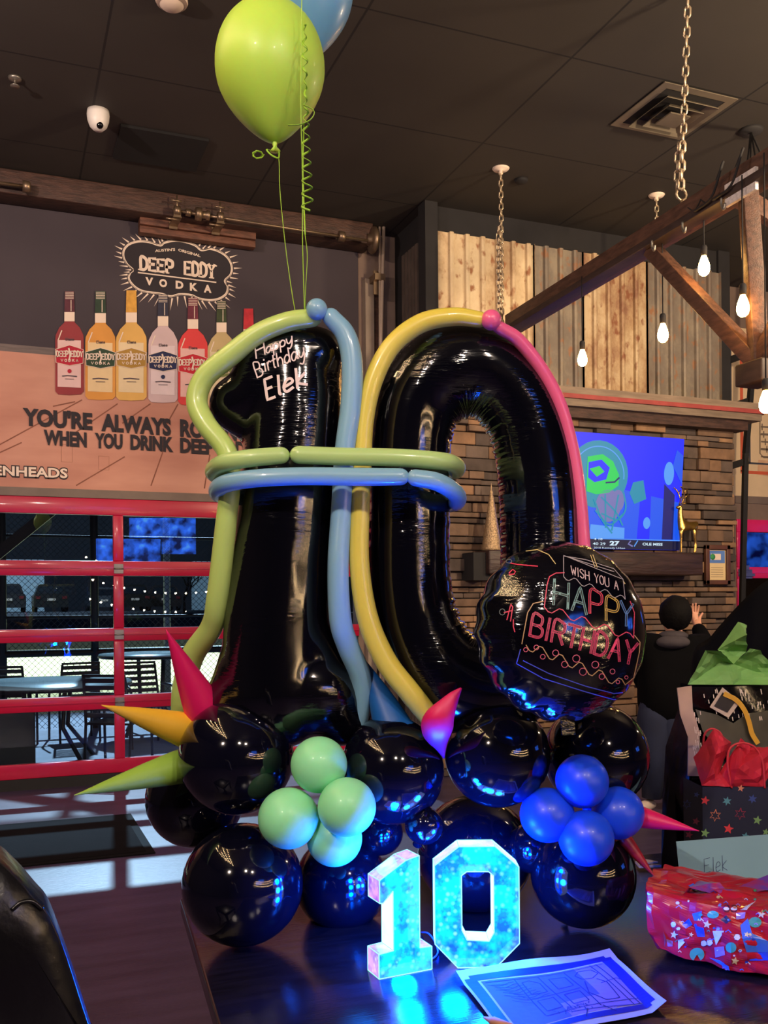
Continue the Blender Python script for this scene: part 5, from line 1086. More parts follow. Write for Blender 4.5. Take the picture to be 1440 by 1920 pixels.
fs = [(1 + i, 1 + (i + 1) % n, 1 + n + (i + 1) % n, 1 + n + i) for i in range(n)] + [(0, 1 + n + i, 1 + n + (i + 1) % n) for i in range(n)]
sd.add(vs, fs, 0, True); part('side_gusset', sd, mat('bag_side', (40, 32, 34), .2, var=.6, scale=9, bump=.3, bscale=12, coat=.4), bag)
ds = MB(); rn = random.Random(3)
for i in range(70):
    x, y = rn.uniform(1300, 1445), rn.uniform(1290, 1345) if i < 46 else rn.uniform(1345, 1420)
    if i >= 46 and x > 1318: x = rn.uniform(1299, 1316)
    ribbon(ds, [(x, y), (x + 1, y + 6)], 1.6, lambda a, b: gpt(a, b, 3), 0, 60)
part('dash_print', ds, M_pale, bag)
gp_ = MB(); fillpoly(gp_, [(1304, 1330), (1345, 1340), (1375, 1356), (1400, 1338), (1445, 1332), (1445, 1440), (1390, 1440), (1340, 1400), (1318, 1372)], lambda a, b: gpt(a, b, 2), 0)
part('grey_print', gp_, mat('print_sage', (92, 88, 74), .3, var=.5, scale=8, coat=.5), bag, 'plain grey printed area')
tg = thing('gift_tag', 'square white-bordered gift tag hanging on a yellow ribbon from the black bag', 'gift tag', gpt(1355, 1345, 8))
tq = [(1355, 1289), (1388, 1316), (1366, 1346), (1331, 1326)]; mb = MB(); mb.prism([gpt(x, y, 14) for x, y in tq], byy * .002, 0); fillpoly(mb, [(1355, 1298), (1378, 1317), (1364, 1336), (1339, 1324)], lambda a, b: gpt(a, b, 18), 1); part('card', mb, [mat('tag_cream', (214, 190, 170), .6), mat('tag_dark', (40, 34, 36), .4, var=.4)], tg)
mb = MB(); 
for w_, oo in ((9, 0),):
    P = subdiv_path([(1360, 1302), (1380, 1312), (1395, 1330), (1404, 1352), (1410, 1375), (1420, 1392)], 6); ribbon(mb, P, 9, lambda a, b: gpt(a, b, 24), 0, 30)
part('ribbon', mb, mat('yellow_satin', (226, 168, 50), .35, var=.15), tg, 'yellow satin ribbon')
T_g = mat('green_tissue', (136, 190, 104), .7, var=.2, scale=14, sss=.1)
tc_ = org + bx * (bw * .5) + byy * .07 + U3 * (hgt - .05)
def tissue_px(quads, M, name, label, dfun, amp=.006, seed=3):
    """folded tissue: facets given by photo points with their own depth"""
    mb = MB(); rn = random.Random(seed)
    for tri in quads:
        A_, B_, C_ = [W(x, y, d) for x, y, d in tri]; n = 5; idx = {}; vs = []
        for i in range(n + 1):
            for j in range(n + 1 - i):
                k = n - i - j; p = (A_ * i + B_ * j + C_ * k) / n; h = noise.noise(p * 28) * amp * 2.2 + noise.noise(p * 70) * amp; edge = 1
                idx[(i, j)] = len(vs); vs.append(p - _f * h * edge)
        fs = []
        for i in range(n):
            for j in range(n - i):
                fs.append((idx[(i, j)], idx[(i + 1, j)], idx[(i, j + 1)]))
                if j < n - i - 1: fs.append((idx[(i + 1, j)], idx[(i + 1, j + 1)], idx[(i, j + 1)]))
        mb.add(vs, fs)
    return mb
D_ = bd_ + .03
gq = [[(1291, 1284, D_), (1322, 1219, D_ - .03), (1354, 1240, D_ + .02)], [(1291, 1284, D_), (1354, 1240, D_ + .02), (1375, 1284, D_ - .02)], [(1322, 1219, D_ - .03), (1352, 1221, D_ - .06), (1354, 1240, D_ + .02)],
      [(1344, 1218, D_ + .06), (1386, 1166, D_ + .04), (1399, 1190, D_ - .02)], [(1344, 1218, D_ + .06), (1399, 1190, D_ - .02), (1400, 1222, D_ + .05)], [(1344, 1218, D_ + .06), (1400, 1222, D_ + .05), (1375, 1245, D_ + .02)], [(1386, 1166, D_ + .04), (1400, 1172, D_ + .08), (1399, 1190, D_ - .02)],
      [(1352, 1221, D_ - .06), (1375, 1245, D_ + .02), (1354, 1240, D_ + .02)], [(1375, 1245, D_ + .02), (1408, 1216, D_ - .05), (1424, 1219, D_ - .03)], [(1375, 1245, D_ + .02), (1424, 1219, D_ - .03), (1418, 1260, D_ + .03)], [(1354, 1240, D_ + .02), (1375, 1245, D_ + .02), (1375, 1284, D_ - .02)], [(1375, 1245, D_ + .02), (1418, 1260, D_ + .03), (1375, 1284, D_ - .02)], [(1418, 1260, D_ + .03), (1424, 1219, D_ - .03), (1462, 1262, D_ + .03)], [(1375, 1284, D_ - .02), (1418, 1260, D_ + .03), (1450, 1284, D_ - .02)], [(1418, 1260, D_ + .03), (1462, 1262, D_ + .03), (1450, 1284, D_ - .02)]]
mb = tissue_px(gq, T_g, '', '', None, .007); one('tissue_paper', mb, T_g, 'crumpled light green tissue paper rising from the tall black bag', 'tissue paper')

# navy star bag
nd = 2.42; n0 = W(1317, 1475, nd); n1 = W(1520, 1475, nd - .02); nx_ = V((n1.x - n0.x, n1.y - n0.y, 0)); nw_ = nx_.length; nx_.normalize(); ny_ = V((-nx_.y, nx_.x, 0)); norg = V((n0.x, n0.y, TZ)); nh = n0.z - TZ
nb = thing('star_gift_bag', 'navy paper gift bag printed with coloured stars in front of the black bag', 'gift bag', norg)
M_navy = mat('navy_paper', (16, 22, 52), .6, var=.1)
part('front_panel', MB().bb((0, 0, 0), (1, 1, 1)) if False else MB().box(norg + nx_ * nw_ / 2 + U3 * nh / 2, (nw_, .002, nh), 0, (nx_, ny_, U3)), M_navy, nb)
part('back_panel', MB().box(norg + nx_ * nw_ / 2 + U3 * nh / 2 + ny_ * .11, (nw_, .002, nh), 0, (nx_, ny_, U3)), M_navy, nb)
sl_ = W(1281, 1457, nd + .10); sbk = V((sl_.x, sl_.y, TZ)); sdr = (sbk - norg); sdl = sdr.length; sdr.normalize()
part('side_gusset', MB().add([norg, sbk, sbk + U3 * (sl_.z - TZ), norg + U3 * nh], [(0, 1, 2, 3)]), mat('navy_shaded', (8, 9, 22), .6, var=.1), nb)  # same navy paper, with the side's shade put into a darker colour
def npt(px, py, l=1): d = ray(px, py); t = (norg - ny_ * (.001 + .0005 * l) - EYE).dot(ny_) / d.dot(ny_); return EYE + d * t
sn_ = sdr.cross(U3).normalized(); sn_ = sn_ if sn_.dot(EYE - norg) > 0 else -sn_
def nps(px, py, l=1): d = ray(px, py); t = (norg + sn_ * .0008 - EYE).dot(sn_) / d.dot(sn_); return EYE + d * t
def star(x, y, r, k=5, rot=0): return [(x + (r if i % 2 == 0 else r * .45) * math.sin(rot + math.pi * i / k), y - (r if i % 2 == 0 else r * .45) * math.cos(rot + math.pi * i / k)) for i in range(2 * k)]
stm = [mat('star_' + n, c, .5) for n, c in (('red', (220, 60, 70)), ('teal', (80, 140, 160)), ('blue', (50, 70, 140)), ('orange', (214, 130, 100)), ('crimson', (150, 40, 70)), ('green', (120, 160, 100)))]
sp = MB()
for x, y, r, c, k, fill in ((1322, 1501, 9, 0, 5, 1), (1363, 1502, 9, 1, 6, 1), (1411, 1498, 9, 2, 6, 1), (1389, 1478, 7, 3, 5, 1), (1341, 1529, 11, 3, 6, 0), (1388, 1526, 11, 4, 6, 0), (1420, 1538, 9, 5, 5, 1), (1366, 1554, 10, 0, 5, 1), (1322, 1562, 9, 5, 5, 1), (1398, 1568, 8, 1, 5, 1), (1436, 1560, 7, 5, 5, 1)):
    if fill: fillpoly(sp, star(x, y, r, k, .2), npt, c)
    else: ribbon(sp, star(x, y, r, k, .1), 1.4, npt, c, 60, True)
for x, y, r, c, k, fill in ((1288, 1508, 8, 2, 6, 0), (1306, 1490, 6, 2, 5, 1), (1305, 1540, 8, 4, 5, 1), (1292, 1565, 8, 4, 5, 1)):
    if fill: fillpoly(sp, star(x, y, r, k, .3), nps, c)
    else: ribbon(sp, star(x, y, r, k, .1), 1.2, nps, c, 60, True)
part('star_print', sp, stm, nb)
T_r = mat('red_tissue', (214, 36, 62), .7, var=.2, scale=14, sss=.1); E0 = nd - .0
rq = [[(1300, 1420, E0 + .06), (1338, 1366, E0 + .02), (1348, 1400, E0 - .02)], [(1300, 1420, E0 + .06), (1348, 1400, E0 - .02), (1318, 1474, E0 - .01)], [(1318, 1474, E0 - .01), (1348, 1400, E0 - .02), (1350, 1448, E0 + .02)], [(1318, 1474, E0 - .01), (1350, 1448, E0 + .02), (1370, 1475, E0 - .01)], [(1338, 1366, E0 + .02), (1372, 1392, E0 + .05), (1348, 1400, E0 - .02)], [(1348, 1400, E0 - .02), (1372, 1392, E0 + .05), (1350, 1448, E0 + .02)], [(1350, 1448, E0 + .02), (1390, 1384, E0 + .01), (1384, 1440, E0 - .03)], [(1350, 1448, E0 + .02), (1384, 1440, E0 - .03), (1370, 1475, E0 - .01)], [(1390, 1384, E0 + .01), (1410, 1402, E0 + .04), (1384, 1440, E0 - .03)], [(1384, 1440, E0 - .03), (1410, 1402, E0 + .04), (1445, 1400, E0 - .01)], [(1384, 1440, E0 - .03), (1445, 1400, E0 - .01), (1430, 1475, E0 + .01)], [(1370, 1475, E0 - .01), (1384, 1440, E0 - .03), (1430, 1475, E0 + .01)], [(1445, 1400, E0 - .01), (1480, 1410, E0 + .0), (1430, 1475, E0 + .01)]]
one('tissue_paper', tissue_px(rq, T_r, '', '', None, .007), T_r, 'crumpled red tissue paper filling the navy star bag', 'tissue paper')
hd_ = MB(); hd_.tube([npt(x, y, 6) for x, y in subdiv_path([(1372, 1478), (1364, 1430), (1370, 1402), (1392, 1393), (1416, 1402), (1430, 1430), (1434, 1478)], 8)], .0028, 8)
part('handle', hd_, mat('red_cord', (206, 50, 62), .5), nb, 'red cord handle'); 
hd_ = MB(); hd_.tube([npt(x, y, 6) + ny_ * .11 for x, y in subdiv_path([(1346, 1470), (1340, 1400), (1352, 1378), (1372, 1384), (1384, 1410)], 8)], .0028, 8); part('handle', hd_, mat('red_cord', (206, 50, 62)), nb, 'red cord handle')
# envelope
ev = [(1268, 1578), (1448, 1564), (1450, 1690), (1282, 1690)]; ed = 2.26; P_ = [W(x, y, ed + (0.02 if i < 2 else 0)) for i, (x, y) in enumerate(ev)]; P_[2].z = TZ + .0; P_[3].z = TZ + .0
en = thing('envelope', 'pale blue envelope with a handwritten name leaning on the star bag', 'envelope', P_[3]); nrm = (P_[1] - P_[0]).cross(P_[3] - P_[0]).normalized(); nrm = nrm if nrm.dot(EYE - P_[0]) > 0 else -nrm
P_ = [P_[0], P_[1], P_[1] + (P_[2] - P_[1]), P_[3]]; off = (P_[2] - P_[0]).dot(nrm); P_[2] = P_[2] - nrm * off
part('paper', MB().prism(P_, -nrm * .0025), mat('pale_blue_paper', (130, 170, 186), .7, var=.06), en)
ept = lambda x, y: EYE + ray(x, y) * ((P_[0] + nrm * .0008 - EYE).dot(nrm) / ray(x, y).dot(nrm))
o_ = []; strokes('E', line_f((1321, 1637), (1333, 1634), (-1, -26)), o_); strokes('lek', line_f((1336, 1636), (1364, 1631), (-1, -27)), o_, .2, .8); mk = MB()
for s_ in o_: ribbon(mk, s_, 1.1, ept, 0, 10)
part('handwriting', mk, mat('pencil', (60, 74, 110), .8), en)

# wrapped present
gc = W(1420, 1745, 2.02); gc.z = TZ + .075
mb = MB(); bm = bmesh.new(); bmesh.ops.create_cube(bm, size=1); bmesh.ops.subdivide_edges(bm, edges=list(bm.edges), cuts=26, use_grid_fill=True)
ga = (_r * .90 - _f * .44).normalized(); gb_ = (_r * .44 + _f * .90).normalized(); sx_, sy_, sz_ = .40, .26, .13
vs = []
for v in bm.verts:
    p = v.co.copy(); l = p.length; k = .5 / max(abs(p.x), abs(p.y), abs(p.z)); rd = (1 - .16 * max(0, l / .5 - 1)); q_ = V((p.x * sx_ * rd, p.y * sy_ * rd, p.z * sz_ * rd)); 
    if p.x < -.3: t_ = (-.3 - p.x) / .2; q_.z = q_.z * (1 - .25 * t_) + .03 * t_ * (1 if p.z > 0 else 0); q_.x -= .03 * t_ * (p.z + .5)
    nz_ = noise.noise(q_ * 16) * .014 + abs(noise.noise(q_ * 34)) * .010; q_ += V((p.x, p.y, p.z)).normalized() * nz_
    if q_.z < -.068: q_.z = -.068
    vs.append(gc + ga * q_.x + gb_ * q_.y + U3 * q_.z)
mb.add(vs, [[v.index for v in f.verts] for f in bm.faces], 0, False); bm.free()
gf = thing('wrapped_present', 'crumpled red wrapped present with food and star patterns at lower right', 'present', V((gc.x, gc.y, TZ)))
M_wrap = mat('wrap_red', (196, 26, 54), .3, var=.25, scale=10, coat=.4)
gbody = part('wrapping', mb, M_wrap, gf)
hg = hitter(bvh(gbody), .0015)
wc_ = [mat('wrap_' + n, c, .35, var=.1, coat=.3) for n, c in (('green', (70, 160, 130)), ('blue', (40, 70, 210)), ('cream', (226, 206, 160)), ('lilac', (150, 120, 210)), ('white', (214, 214, 236)), ('sky', (60, 110, 230)), ('navy', (24, 20, 70)))]
pt = MB()
def blob(x, y, rx, ry, c, n=12): 
    for k in range(n): a0_, a1_ = 2 * math.pi * k / n, 2 * math.pi * (k + 1) / n; fillpoly(pt, [(x, y), (x + rx * math.cos(a0_), y + ry * math.sin(a0_)), (x + rx * math.cos(a1_), y + ry * math.sin(a1_))], hg, c)
def tri_fill(P, c):
    cx_, cy_ = sum(p[0] for p in P) / len(P), sum(p[1] for p in P) / len(P)
    for i in range(len(P)): 
        a_, b_ = P[i], P[(i + 1) % len(P)]; m1 = ((a_[0] + b_[0]) / 2, (a_[1] + b_[1]) / 2)
        fillpoly(pt, [(cx_, cy_), a_, m1], hg, c); fillpoly(pt, [(cx_, cy_), m1, b_], hg, c)
for x, y, rx, ry, c in ((1337, 1715, 11, 7, 0), (1307, 1789, 14, 13, 0), (1371, 1776, 10, 10, 0), (1416, 1729, 12, 10, 0), (1263, 1733, 5, 5, 4), (1382, 1757, 6, 6, 4), (1320, 1768, 6, 6, 4), (1331, 1767, 6, 6, 4), (1362, 1704, 5, 3, 4), (1376, 1704, 6, 3, 4), (1308, 1665, 12, 7, 1), (1328, 1664, 5, 5, 3)): blob(x, y, rx, ry, c)
for x, y, s0 in ((1326, 1733, 8), (1264, 1752, 8), (1378, 1801, 8), (1428, 1714, 8), (1400, 1752, 6), (1296, 1752, 5)): tri_fill(star(x, y, s0, 5, .2), 2)
for P in ([(1336, 1745), (1358, 1745), (1343, 1772)], [(1272, 1762), (1293, 1757), (1272, 1780)], [(1388, 1706), (1418, 1690), (1400, 1706)]): tri_fill(P, 4)
for P, c in (([(1279, 1733), (1292, 1722), (1299, 1733), (1286, 1741)], 1), ([(1351, 1724), (1362, 1716), (1371, 1726), (1362, 1732)], 6), ([(1298, 1713), (1316, 1708), (1313, 1726), (1302, 1726)], 5), ([(1303, 1735), (1320, 1740), (1322, 1756), (1308, 1756)], 1), ([(1340, 1776), (1358, 1774), (1360, 1790), (1342, 1795)], 3), ([(1380, 1712), (1398, 1710), (1396, 1722), (1380, 1724)], 3), ([(1388, 1735), (1402, 1722), (1410, 1750), (1440, 1764), (1440, 1785), (1400, 1785), (1392, 1760)], 5), ([(1410, 1760), (1440, 1765), (1440, 1800), (1405, 1800)], 1), ([(1250, 1760), (1262, 1764), (1262, 1774), (1252, 1774)], 3), ([(1330, 1795), (1350, 1800), (1368, 1812), (1352, 1808)], 5), ([(1352, 1805), (1366, 1810), (1370, 1828), (1360, 1822)], 5), ([(1290, 1662), (1300, 1657), (1306, 1668)], 5)): tri_fill(P, c)
rn = random.Random(8)
for i in range(60):
    x, y = rn.uniform(1255, 1438), rn.uniform(1665, 1830); c = rn.choice([1, 3, 3, 5, 4, 2, 0]); r_ = rn.uniform(1.5, 4)
    if rn.random() < .5: ribbon(pt, [(x - r_ * 1.5, y), (x, y - r_), (x + r_ * 1.4, y + r_ * .4)], 1.8, hg, c, 10)
    else: blob(x, y, r_, r_ * .8, c, 6)
for x, y in ((1320, 1768), (1331, 1767), (1382, 1757), (1362, 1704), (1376, 1704)): ribbon(pt, [(x + 6 * math.cos(k * .8), y + 6 * math.sin(k * .8)) for k in range(8)], 1.3, hg, 6, 10, True)
part('wrapping_print', pt, wc_, gf)
# folded end flap and loose edge strips
fq = [[(1243, 1722, 1.99), (1290, 1663, 2.0), (1312, 1652, 2.06)], [(1290, 1663, 2.0), (1350, 1655, 2.03), (1376, 1688, 2.02)], [(1290, 1663, 2.0), (1312, 1652, 2.06), (1350, 1655, 2.03)], [(1243, 1722, 1.99), (1245, 1775, 1.98), (1262, 1716, 2.03)], [(1366, 1668, 2.04), (1445, 1640, 2.1), (1445, 1668, 2.02)], [(1366, 1668, 2.04), (1445, 1668, 2.02), (1400, 1676, 2.0)], [(1336, 1668, 2.0), (1377, 1667, 2.02), (1377, 1688, 2.0)]]
mb = tissue_px(fq, None, '', '', None, .004); part('folded_flap', mb, mat('wrap_flap', (178, 40, 84), .3, var=.75, scale=30, col2=(90, 70, 190), coat=.4), gf)

# ================================================================ leather chair at lower left
ca = W(0, 1600, 1.02); cx_ = (_r * .93 + _f * .36).normalized(); cn_ = (_r * .36 - _f * .93).normalized()
chair = thing('leather_chair', 'black leather dining chair back at the lower left corner', 'chair', V((W(40, 1800, 1.1).x, W(40, 1800, 1.1).y, 0)))
M_lea = mat('black_leather', (11, 10, 13), .3, var=.3, bump=.12, bscale=60, coat=.15)
dC = 1.06
prof = [(-260, 1560), (-120, 1582), (-20, 1606), (30, 1645), (68, 1688), (92, 1716), (112, 1762), (136, 1830), (160, 1905), (190, 2000), (225, 2110), (-260, 2110)]
def cpt(x, y, o): 
    d = ray(x, y); p0 = W(60, 1750, dC); n_ = (_f * .93 - _r * .36); t = (p0 - EYE).dot(n_) / d.dot(n_); return EYE + d * t + n_ * o
mb = MB(); L0 = subdiv_path(prof, 4)[:-1]; nL = len(L0); layers = [(0, .93), (.006, .975), (.02, 1.0), (.07, 1.0), (.084, .975), (.09, .93)]
c0 = (-20, 1900); vs = []
for o_n, k in layers:
    for x, y in L0: vs.append(cpt(c0[0] + (x - c0[0]) * (1 - (1 - k) * .35), c0[1] + (y - c0[1]) * (1 - (1 - k) * .25), o_n))
fs = [(a * nL + i, a * nL + (i + 1) % nL, (a + 1) * nL + (i + 1) % nL, (a + 1) * nL + i) for a in range(len(layers) - 1) for i in range(nL)]
mb.add(vs, fs, 0, True)
for a in (0, len(layers) - 1):
    lp = vs[a * nL:(a + 1) * nL]; ce = sum(lp, V((0, 0, 0))) / nL; mb.add([ce] + lp, [(0, 1 + i, 1 + (i + 1) % nL) for i in range(nL)], 0, True)
part('backrest', mb, M_lea, chair)
pp = MB(); pts = [cpt(x, y, .004) for x, y in subdiv_path([(78, 1702), (104, 1752), (128, 1820), (152, 1895), (186, 2000)], 8)]; pp.tube(pts, .003, 8)
pp.tube([cpt(x, y, -.001) for x, y in subdiv_path([(22, 1706), (40, 1692), (62, 1690), (80, 1704)], 6)], .0025, 8)
part('piping', pp, M_lea, chair)
sz = .45; bc = W(40, 1800, 1.1); pc = V((bc.x, bc.y, 0)) - cx_ * .18
part('seat', MB().box(pc + U3 * .45 - cn_ * -.22 * 0 + (_f * .93 - _r * .36) * .26, (.44, .44, .09), 0, (cx_, -cn_, U3), .02), M_lea, chair)
for i in (-1, 1):
    for j in (.05, .46): part('leg', MB().box(pc + cx_ * (.19 * i) + (_f * .93 - _r * .36) * j + U3 * .21, (.04, .04, .42), 0, (cx_, -cn_, U3), .003), M_black, chair)

# ================================================================ floor mat
mq = [WZ(-160, 1560, .012), WZ(245, 1530, .012), WZ(286, 1582, .012), WZ(-160, 1650, .012)]
y1m, y0m = 7.09, 5.98; xm = .845
fm_ = thing('floor_mat', 'dark rubber floor mat inside the red door', 'floor mat', (-.6, 6.5, 0))
part('mat', MB().bb((-2.2, y0m, .001), (xm - .03, y1m, .012), bev=.003), mat('mat_grey', (17, 15, 18), .9, spec=.08, var=.2, bump=.2, bscale=80), fm_)
part('border', MB().bb((-2.25, y0m - .05, .0005), (xm + .02, y1m + .03, .008)), mat('mat_black', (14, 13, 14), .8, spec=.1), fm_)

# ================================================================ person at the chimney, seen from behind
pd = 6.9; g = lambda x, y, dd=0: W(x, y, pd + dd); k_ = S(pd)
pf = g(1250, 1510); pf.z = 0
person = thing('person', 'person in dark hooded jacket and jeans seen from behind, one hand raised to the stone', 'person', pf)
skin_m = mat('skin', (206, 150, 124), .5, var=.08, sss=.1)
J = {'pelvis': (g(1240, 1330), .13), 'waist': (g(1243, 1280), .12), 'chest': (g(1248, 1222), .15), 'neck': (g(1262, 1188), .055), 'head0': (g(1264, 1168, .0), .075), 'head1': (g(1265, 1150, .0), .085),
     'sL': (g(1214, 1206), .06), 'eL': (g(1200, 1262, .1), .045), 'wL': (g(1216, 1300, .25), .03),
     'sR': (g(1290, 1208), .055), 'eR': (g(1322, 1206, .18), .04), 'wR': (g(1306, 1172, .32), .028), 'hR': (g(1302, 1156, .36), .026),
     'hipL': (g(1226, 1345), .09), 'kL': (g(1224, 1412, -.03), .06), 'aL': (g(1214, 1482), .04), 'fL': (g(1212, 1490, 0), .02), 'hipR': (g(1258, 1345), .09), 'kR': (g(1262, 1412, .05), .06), 'aR': (g(1258, 1480, .1), .04), 'fR': (g(1259, 1486, .1), .02)}
E_ = [('pelvis', 'waist'), ('waist', 'chest'), ('chest', 'neck'), ('neck', 'head0'), ('head0', 'head1'), ('chest', 'sL'), ('sL', 'eL'), ('eL', 'wL'), ('chest', 'sR'), ('sR', 'eR'), ('eR', 'wR'), ('wR', 'hR'), ('pelvis', 'hipL'), ('hipL', 'kL'), ('kL', 'aL'), ('aL', 'fL'), ('pelvis', 'hipR'), ('hipR', 'kR'), ('kR', 'aR'), ('aR', 'fR')]
hR = J['hR'][0]
for i, (dx, dz, ln_) in enumerate(((-.030, .05, .8), (-.012, .075, 1), (.006, .08, 1), (.024, .065, .9))):
    J['f%d' % i] = (hR + _r * dx + U3 * .03, .010); J['g%d' % i] = (hR + _r * (dx * 1.2) + U3 * dz - _f * .006, .008); J['h%d' % i] = (hR + _r * (dx * 1.3) + U3 * (dz + .025 * ln_) - _f * .014, .007); E_ += [('hR', 'f%d' % i), ('f%d' % i, 'g%d' % i), ('g%d' % i, 'h%d' % i)]
J['t0'] = (hR + _r * .045 + U3 * .0, .010); J['t1'] = (hR + _r * .065 + U3 * .03, .008); E_ += [('wR', 't0'), ('t0', 't1')]
J['nose'] = (J['head0'][0] + _f * .1 + _r * .02, .014); E_.append(('head0', 'nose')); J['earL'] = (J['head0'][0] - _r * .09 + U3 * .01, .014); E_.append(('head0', 'earL'))
part('body', mesh_to_mb(skin('p', J, E_, 'pelvis')), skin_m, person)
JJ = {k: (J[k][0], J[k][1] + a) for k, a in (('pelvis', .05), ('waist', .055), ('chest', .05), ('sL', .04), ('eL', .035), ('wL', .03), ('sR', .04), ('eR', .035), ('wR', .022))}
JJ['neck'] = (g(1258, 1198), .085); JJ['hipL'] = (g(1228, 1362), .125); JJ['hipR'] = (g(1258, 1362), .125)
part('jacket', mesh_to_mb(skin('j', JJ, [e for e in E_ if e[0] in JJ and e[1] in JJ], 'pelvis')), mat('navy_jacket', (6, 6, 9), .9, spec=.1, var=.3, bump=.3, bscale=14), person)
hood = MB(); hood.ell(g(1262, 1204, -.09), (.12, .075, .05), 24, 0, (_r, _f, U3)).ell(g(1262, 1192, -.03), (.105, .10, .04), 24, 0, (_r, _f, U3))
part('hood', hood, mat('grey_fleece', (62, 56, 62), .9, var=.3, bump=.4, bscale=20), person, 'grey hood lying on the back')
hair = MB(); n = 28; c = J['head1'][0] + U3 * .012; 
for_ = []; hm = MB().ell(c - _f * .02 - U3 * .012, (.115, .125, .128), 32, 0, (_r, _f, U3)); hm.v = [v + (v - c).normalized() * noise.noise(v * 26) * .012 for v in hm.v]
part('hair', hm, mat('dark_hair', (9, 7, 8), .8, spec=.15, var=.4, bump=.5, bscale=60), person)
JT = {k: (J[k][0], J[k][1] + (.05 if k[0] == 'a' else .03)) for k in ('pelvis', 'hipL', 'kL', 'aL', 'hipR', 'kR', 'aR')}
jn = MB()
for x0_, s_ in ((1227, 0), (1257, .05)): jn.tube([g(x0_ + a_, y_, s_ * (y_ > 1400)) for a_, y_ in ((0, 1300), (0, 1350), (-1, 1412), (-5 if not s_ else 2, 1496))], [.09, .125, .09, .07], 20)
part('jeans', jn, mat('dark_jeans', (26, 34, 62), .85, var=.25), person)
for kf, ka in (('fL', 'aL'), ('fR', 'aR')):
    fo, ak = (g(1202, 1496, -.1) if kf == 'fL' else g(1260, 1492, .3)), J[ka][0]; dr_ = (V((fo.x, fo.y, 0)) - V((ak.x, ak.y, 0))).normalized(); s0 = V((ak.x, ak.y, .045)); sm_ = MB(); sm_.tube([s0 - dr_ * .07, s0 - dr_ * .05, s0 + dr_ * .05, s0 + dr_ * .13, s0 + dr_ * .17], [.02, .045, .047, .042, .02], 16, flat=.85)
    part('shoe', sm_, mat('shoe_cream', (206, 188, 176), .6, var=.2), person, 'pale sneaker')
# dark coat slung over a high chair at the right edge
hc = thing('draped_coat', 'large black coat draped over a tall chair behind the green tissue', 'coat', WZ(1420, 1500, 0) if False else V((W(1420, 1300, 3.6).x, W(1420, 1300, 3.6).y, 0)))
mb = MB(); nu, nv = 34, 26; vs = []
top = subdiv_path([(1290, 1330), (1300, 1225), (1330, 1196), (1352, 1170), (1395, 1124), (1430, 1094), (1475, 1072), (1540, 1066), (1640, 1110)], 5); nu = len(top) - 1
for side_ in (0, 1):
    for j in range(nv + 1):
        t = j / nv
        for i in range(nu + 1):
            x, y = top[i][0], top[i][1]; yy = y + (1560 - y) * t; bul = .14 * math.sin(min(1, t * 3) * math.pi / 2) + .02 * math.sin(i * .9 + t * 2) * t
            vs.append(W(x, yy, 3.6 - bul if side_ == 0 else 3.6 + bul))
M1 = (nu + 1) * (nv + 1); fs = []
for s0 in (0, M1):
    for j in range(nv):
        for i in range(nu): a_ = s0 + j * (nu + 1) + i; fs.append((a_, a_ + 1, a_ + nu + 2, a_ + nu + 1))
mb.add(vs, fs, 0, True); part('coat_cloth', mb, mat('black_cloth', (8, 8, 13), .9, spec=.1, var=.2), hc)
bc_ = W(1470, 1300, 3.6)
part('chair_post', MB().bb((bc_.x - .2, bc_.y - .02, 0), (bc_.x - .16, bc_.y + .02, .9)).bb((bc_.x + .16, bc_.y - .02, 0), (bc_.x + .2, bc_.y + .02, .9)), M_black, hc)
# ================================================================ outside the door
G_pat = mat('patio_concrete', (120, 128, 150), .7, var=.2, scale=3, bump=.2, bscale=20)
struct('ground_patio', MB().bb((-14, 8.6, -.12), (16, 14.5, -.02)), G_pat)
struct('ground_field', MB().bb((-30, 14.5, -.12), (40, 37.5, -.03)), mat('field_turf', (206, 216, 182), .9, var=.08, scale=2))
bk_ = MB(); bk_.add([(-60, 37.5, -.05), (70, 37.5, -.05), (70, 52, 1.25), (-60, 52, 1.25), (-60, 52, -.2), (70, 52, -.2)], [(0, 1, 2, 3), (3, 2, 5, 4)]); struct('ground_bank', bk_, mat('dark_asphalt', (60, 66, 74), .9, var=.3, scale=.8))
struct('ground_parking', MB().bb((-60, 52, 1.15), (70, 80, 1.25)), mat('dark_asphalt', (60, 66, 74)))
# low pale field wall (bright boards behind the seats)
one('field_board', MB().bb((-30, 37.2, -.05), (40, 37.4, .25)), mat('board_dark', (40, 44, 44), .8), 'low dark kerb board along the far side of the lit field', 'board')
# unseen slab added to cut the flood light, later raised clear of the door
struct('added_light_slab', MB().bb((-8, 8.65, 3.9), (12, 9.4, 4.0)), M_black)
